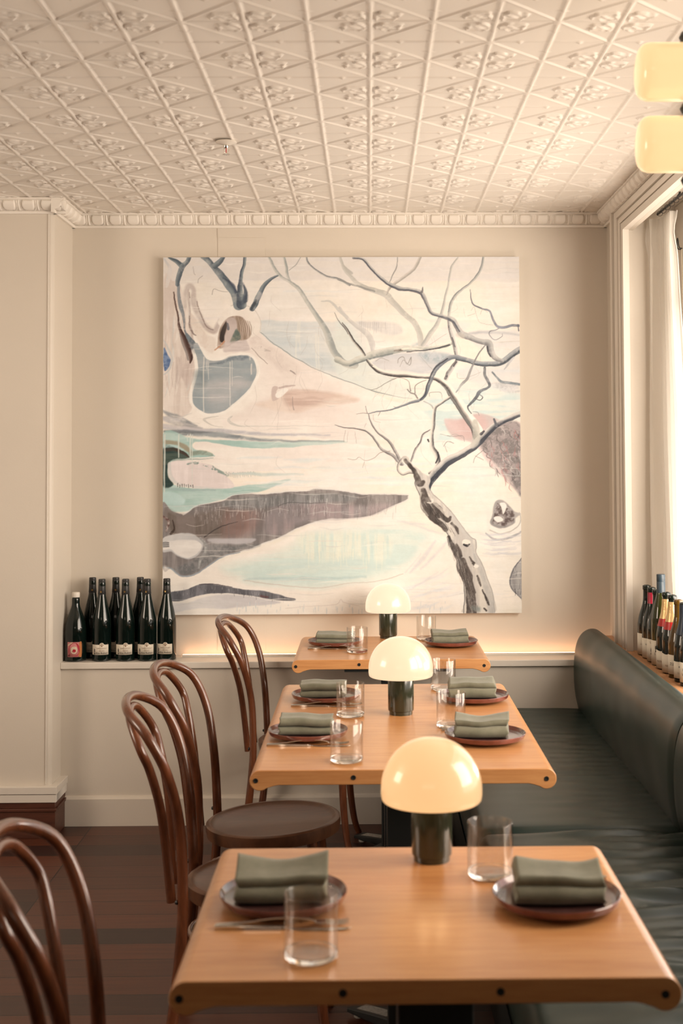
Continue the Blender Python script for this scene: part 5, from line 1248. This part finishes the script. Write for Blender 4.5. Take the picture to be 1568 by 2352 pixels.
def flute(loc, rot, label):
    R = .0395
    root = bottle('wine_bottle', loc, [(0, .004), (.030, .001), (.0375, .003), (R, .012), (R, .09), (R, .140), (.0375, .172), (.0315, .205), (.0235, .238), (.0172, .268), (.0148, .292), (.0140, .330), (0, .332)], M['bottle_dark'], label, group='tall dark flute bottles on the ledge')
    MB().lathe([(0, .3405), (.0130, .3400), (.0146, .3370), (.0150, .3330), (.0138, .3315), (.0150, .330), (.0150, .3260), (.0142, .3245), (.0150, .322), (.0152, .300), (.0168, .278), (.0156, .276), (0, .276)], 36).build('capsule', M['cap_black'], root, smooth=True)
    mb = MB(); mb.add(on_cyl([(.004*math.cos(t), .004*math.sin(t)) for t in np.linspace(0, 2*PI, 12, endpoint=False)], .0168, .288, rot), [tuple(range(12))])
    mesh_obj('gold_stamp', mb.v, mb.f, M['brass'], root, smooth=False)
    def notch(x): return .0075*max(0, 1-((x-.010)/.0095)**4) + .0008*math.sin(x*900)
    label_patch(root, 'label', M['label'], R, .028, .070, rot, .080, notch)
    emblem(root, R, .0655, rot+.010/R, M['ink_brown']); vase(root, R, .030, rot-.022/R, M['ink'])
    writing(root, 'ORE.LOOEY', .0085, R, .0520, rot, M['ink_brown'], dx=.010); writing(root, 'RIESLING', .0055, R, .0430, rot, M['ink_brown'], dx=.010); writing(root, 'Alte Reben', .0115, R, .0315, rot, M['ink'], dx=.009)
    return root
FL = [(-1.126, 5.425, -.05, 'second bottle of the front row on the left ledge, beside the red-labelled one'), (-1.027, 5.425, -.05, 'front-row flute bottle with cream label in the middle of the ledge group'),
      (-.936, 5.425, -.12, 'front-row flute bottle overlapping a back-row neck, next to the painting corner bottle'), (-.856, 5.438, -.25, 'flute bottle in front of the lower left corner of the painting'),
      (-1.182, 5.503, .10, 'back-row flute bottle showing just right of the white-capped bottle'), (-1.083, 5.503, .1, 'middle flute bottle of the back row on the ledge'), (-.979, 5.503, .1, 'back-row flute bottle whose neck touches a front neck')]
for x, y, rz, lb in FL: flute((x, y, LEDGE), rz, 'tall dark '+lb)
# burgundy-shaped bottle with a white wax cap and a red picture label
R = .0455
b0 = bottle('wine_bottle', (-1.236, 5.428, LEDGE), [(0, .004), (.034, .001), (.043, .003), (R, .012), (R, .08), (R, .118), (.0430, .145), (.0350, .178), (.0240, .208), (.0165, .234), (.0148, .262), (0, .264)], M['bottle_dark'], 'stout dark bottle with white cap and red picture label in the ledge corner')
MB().lathe([(0, .2855), (.0145, .285), (.0165, .282), (.0165, .268), (.0160, .2645), (0, .264)], 36).build('cap', M['cap_white'], b0, smooth=True)
mk = lambda n_, c_: simple(n_, c_, .55, var=.12, nscale=60)
c_red, c_pink, c_ora, c_crm, c_dk = mk('label_crimson', (.42, .012, .03)), mk('label_pink', (.58, .22, .22)), mk('label_orange', (.45, .15, .03)), mk('label_cream', (.72, .60, .45)), mk('label_maroon', (.12, .005, .015))
lp = label_patch(b0, 'label', c_pink, R, .020, .082, .10, .062)
def blob(name, pts, mat, lift):
    mb = MB(); P_ = crom(pts, 4, closed=True); mb.add(on_cyl([(p[0], p[1]) for p in P_], R+.0008+lift, .02, .10), [tuple(range(len(P_)))]); mesh_obj(name, mb.v, mb.f, mat, lp, smooth=False)
blob('print_shape', [(.018, .004), (.031, .004), (.031, .060), (.020, .058), (.022, .030)], c_ora, .0002)
blob('print_shape', [(-.020, .012), (.010, .004), (.022, .022), (.020, .046), (.004, .060), (-.014, .054), (-.024, .034)], c_red, .0004)
blob('print_shape', [(-.012, .018), (.004, .014), (.012, .026), (.010, .040), (-.002, .044), (-.014, .036)], c_crm, .0006)
blob('print_shape', [(-.006, .024), (.004, .022), (.006, .030), (-.004, .032)], c_red, .0008)
blob('print_shape', [(-.030, .046), (-.022, .056), (-.006, .062), (-.016, .052)], c_crm, .0006); blob('print_shape', [(-.030, .004), (-.022, .010), (-.018, .004)], c_dk, .0006)

# window-sill bottles
SB = [4.984, 4.900, 4.815, 4.740, 4.654, 4.563, 4.474, 4.390, 4.306]
def sill_bottle(i, y):
    x = 1.0765; R = .0372; kind = ['burg', 'burg_red', 'burg', 'screw', 'champ', 'champ', 'amber', 'navy', 'navy'][i]
    names = ['dark open bottle nearest the window casing', 'dark bottle with crimson neck capsule on the sill', 'dark open bottle just before the tall blue-capped one', 'tallest olive bottle with blue-grey screw cap on the sill', 'first gold-foiled sparkling wine bottle, partly hidden', 'gold-foiled sparkling wine bottle with a full red neck band', 'amber glass bottle behind the two with navy foil', 'bottle with navy foil second from the frame edge', 'rightmost sill bottle, its label cut by the frame edge']
    glass = {'amber': M['bottle_amber'], 'screw': M['bottle_olive']}.get(kind, M['bottle_dark'])
    s = 1.0
    if kind == 'screw': pr = [(0, .004), (.028, .001), (.035, .003), (R, .012), (R, .15), (.0355, .180), (.029, .215), (.020, .248), (.0150, .272), (.0142, .30), (0, .300)]
    elif kind == 'champ': pr = [(0, .006), (.030, .001), (.037, .004), (R+.001, .014), (R+.001, .100), (.0375, .125), (.0320, .158), (.0230, .192), (.0160, .225), (.0142, .258), (.0165, .262), (.0165, .270), (.0140, .275), (.0095, .275), (.009, .26), (0, .26)]
    else: pr = [(0, .006), (.030, .001), (.0365, .004), (R, .012), (R, .105), (.0355, .130), (.0290, .160), (.0200, .188), (.0152, .212), (.0142, .250), (.0160, .252), (.0160, .266), (.0140, .268), (.0095, .268), (.009, .25), (0, .25)]
    b = bottle('wine_bottle', (x, y, SILL), pr, glass, names[i], group='bottles lined up on the window sill')
    a0 = -.62
    ztop = [.085, .078, .086, .092, .068, .070, .080, .070, .080][i]; width = .085
    lab = label_patch(b, 'label', M['label'], R+(.001 if kind == 'champ' else 0), .004 if i < 6 else .014, ztop, a0, width, (lambda q: .0015*math.sin(q*140)) if kind == 'champ' else None)
    if kind == 'burg_red': MB().lathe([(.0150, .250), (.0155, .246), (.0158, .205), (.0162, .204), (.0150, .2035)], 32).build('capsule', M['cap_red'], b, smooth=True)
    if kind == 'screw': MB().lathe([(0, .3335), (.0150, .333), (.0160, .330), (.0160, .308), (.0152, .3065), (.0160, .305), (.0160, .262), (.0150, .2615), (0, .2615)], 32).build('screw_cap', M['cap_blue'], b, smooth=True)
    if kind == 'champ':
        MB().lathe([(.0158, .252), (.0168, .244), (.0172, .232), (.0205, .205), (.0262, .182), (.0256, .1815), (.0198, .204), (.016, .230)], 36).build('foil', M['cap_gold'], b, smooth=True)
        MB().lathe([(.0266, .1818), (.0300, .168), (.0336, .155), (.0328, .1545), (.0290, .168), (.0258, .181)], 36).build('foil_band', M['foil_red'], b, smooth=True)
    if kind == 'navy':
        MB().lathe([(.0168, .262), (.0172, .240), (.0175, .215), (.0230, .188), (.0310, .160), (.0305, .159), (.022, .187), (.0165, .214)], 36).build('foil', M['cap_navy'], b, smooth=True)
    def rules(z, w, n_, gap=.0022, dx=0, lift=0):
        mb = MB()
        for k in range(n_):
            q_ = np.linspace(-w/2, w/2, 7); P_ = [(t_+dx, -k*gap) for t_ in q_]+[(t_+dx, -k*gap+.0006) for t_ in q_[::-1]]; mb.add(on_cyl(P_, R+.0010+lift, z, a0), [tuple(range(14))])
        mesh_obj('print_lines', mb.v, mb.f, M['ink_brown'], b, smooth=False)
    if i in (0, 7): rules(.046 if i == 0 else .034, .030, 3)
    if i == 1: writing(b, 'VIEUX', .0095, R, .052, a0, M['ink'])
    if i == 2: vase(b, R, .030, a0-.2, M['ink']); writing(b, 'LX', .0090, R, .072, a0-.2, M['ink'])
    if i == 3: vase(b, R, .050, a0-.2, M['ink']); writing(b, 'S', .0120, R, .040, a0-.3, M['ink'])
    if i in (4, 5): writing(b, 'MEER NOME' if i == 4 else 'NOME', .0105, R+.001, .026, a0, M['ink_brown'])
    if i == 6: writing(b, 'ZIZZ', .0130, R, .045, a0-.2, M['ink'])
    if i == 7: emblem(b, R, .050, a0, M['ink'])
    if i == 8: writing(b, 'YARRA', .0125, R, .052, a0, M['ink']); writing(b, 'VALLEY', .0125, R, .036, a0, M['ink'])
for i, y in enumerate(SB): sill_bottle(i, y)

# ------------------------------------------------------------------ curtain, rod, pendant, sprinkler, led strip
def curtain():
    root = empty('curtain', (1.10, 4.85, .80)); tag(root, 'sheer white cotton curtain gathered at the window corner', 'curtain')
    nz, nu = 60, 170; V = []
    ctrl = [(0, 5.05, 4.66), (.35, 5.06, 4.70), (.9, 5.065, 4.76), (1.3, 5.055, 4.83), (1.52, 5.045, 4.86), (1.60, 5.05, 4.86), (1.70, 5.06, 4.84)]
    for j in range(nz+1):
        z = 1.66*j/nz
        ya = np.interp(z, [c[0] for c in ctrl], [c[1] for c in ctrl]); yb = np.interp(z, [c[0] for c in ctrl], [c[2] for c in ctrl])
        k = z/1.66
        for i in range(nu+1):
            u_ = i/nu
            a = .012+.004*(1-k); fold = a*math.sin(u_*2*PI*6.2+.6*math.sin(z*2.2+u_*4)+.9)+.006*math.sin(u_*2*PI*13+z*1.3)
            pin = math.exp(-((z-1.58)/.05)**2); fold *= (1-.45*pin)
            V.append((fold+.070*min(1, u_/.30)**.8-.006*pin, ya+(yb-ya)*u_-4.85+.010*math.sin(u_*2*PI*6.2+1.9), z))
    F = [(j*(nu+1)+i, j*(nu+1)+i+1, (j+1)*(nu+1)+i+1, (j+1)*(nu+1)+i) for j in range(nz) for i in range(nu)]
    mesh_obj('cloth', V, F, M['curtain'], root)
    hem = MB()
    hem.tube([(V[j*(nu+1)+nu][0], V[j*(nu+1)+nu][1], V[j*(nu+1)+nu][2]) for j in range(nz+1)], .0022, 6); hem.build('hem', M['curtain'], root, smooth=True)
curtain()
rod = empty('curtain_rod', (1.155, 3.2, 2.485)); tag(rod, 'thin dark curtain rod under the window head', 'curtain rod')
MB().tube([(0, -1.28, 0), (0, 1.87, 0)], .0045, 12).build('pole', M['black'], rod, smooth=True)
for yy in (-1.2, 0.0, 1.60):
    MB().tube([(0, yy, .0), (.02, yy, .02), (.03, yy, .05)], .004, 8).build('bracket', M['black'], rod, smooth=True)
for yy in (4.70, 4.76, 4.83, 4.90, 4.97, 5.03):
    MB().tube([(.011*math.cos(t), yy-3.2, .010*math.sin(t)-.004) for t in np.linspace(0, 2*PI, 18)], .0009, 6, cap=False).build('ring', M['black'], rod, smooth=True)

pend = empty('pendant_lamp', (.700, 2.70, 2.12)); tag(pend, 'two-tier glowing opal glass pendant lamp at the top right', 'lamp')
MB().tube([(0, 0, -.005), (0, 0, .46)], .009, 14).build('stem', M['black'], pend, smooth=True)
MB().lathe([(0, .46), (.05, .46), (.05, .445), (.045, .44), (0, .44)], 40).build('ceiling_rose', M['black'], pend, smooth=True)
def shade(zc, r_):
    L = .126; P_ = [(0, -L), (r_*.55, -L*.995), (r_*.80, -L*.965), (r_*.94, -L*.90), (r_*.99, -L*.82), (r_, -L*.70), (r_, 0)]
    P_ = P_+[(a, -b_) for a, b_ in P_[:-1][::-1]]
    o = MB().lathe(P_, 56).build('glass_shade', M['opal_pendant'], pend, smooth=True, loc=(0, 0, zc)); o.rotation_euler = (0, PI/2, 0)
for zc, r_ in ((.0640, .0605), (.2200, .0620)):
    shade(zc, r_)
for zz in (-.012, .142, .296):
    MB().lathe([(0, -.016), (.018, -.015), (.030, -.009), (.034, 0), (.030, .009), (.018, .015), (0, .016)], 32).build('metal_joint', M['black'], pend, smooth=True, loc=(0, 0, zz))

sp = empty('sprinkler', (-.474, 4.247, ZC)); tag(sp, 'small chrome fire sprinkler head on the pressed metal ceiling', 'sprinkler')
MB().lathe([(0, -.002), (.024, -.003), (.034, -.005), (.0355, -.0085), (.034, -.0095), (.022, -.0110), (.014, -.016), (0, -.016)], 40).build('escutcheon', M['trim'], sp, smooth=True)
MB().lathe([(0, -.016), (.009, -.016), (.009, -.024), (.006, -.028), (0, -.028)], 20).build('body', M['chrome'], sp, smooth=True)
for s in (-1, 1): MB().tube([(s*.006, 0, -.024), (s*.009, 0, -.033), (s*.002, 0, -.045)], .0013, 8).build('frame_arm', M['chrome'], sp, smooth=True)
MB().tube([(0, 0, -.026), (0, 0, -.042)], .0016, 8).build('red_bulb', M['foil_red'], sp, smooth=True)
mb = MB()
for k in range(12):
    a = 2*PI*k/12; mb.add([(.002*math.cos(a-.6), .002*math.sin(a-.6), -.046), (.013*math.cos(a-.12), .013*math.sin(a-.12), -.0475), (.013*math.cos(a+.12), .013*math.sin(a+.12), -.0475), (.002*math.cos(a+.6), .002*math.sin(a+.6), -.046),
                           (.002*math.cos(a-.6), .002*math.sin(a-.6), -.047), (.013*math.cos(a-.12), .013*math.sin(a-.12), -.0485), (.013*math.cos(a+.12), .013*math.sin(a+.12), -.0485), (.002*math.cos(a+.6), .002*math.sin(a+.6), -.047)], [(0, 1, 2, 3), (7, 6, 5, 4), (0, 4, 5, 1), (1, 5, 6, 2), (2, 6, 7, 3), (3, 7, 4, 0)])
mb.lathe([(0, -.0455), (.004, -.0455), (.004, -.0475), (0, -.0475)], 14); mb.build('deflector', M['chrome'], sp)

led = empty('light_strip', (0, 5.52, LEDGE)); tag(led, 'warm light strip along the back of the ledge below the painting', 'light strip')
MB().box(-.80, 1.03, -.022, -.012, 0, .0085).build('batten', M['trim'], led, bevel=.001)
MB().box(-.80, 1.03, -.011, .006, .0005, .0075).build('glowing_tube', M['led'], led)
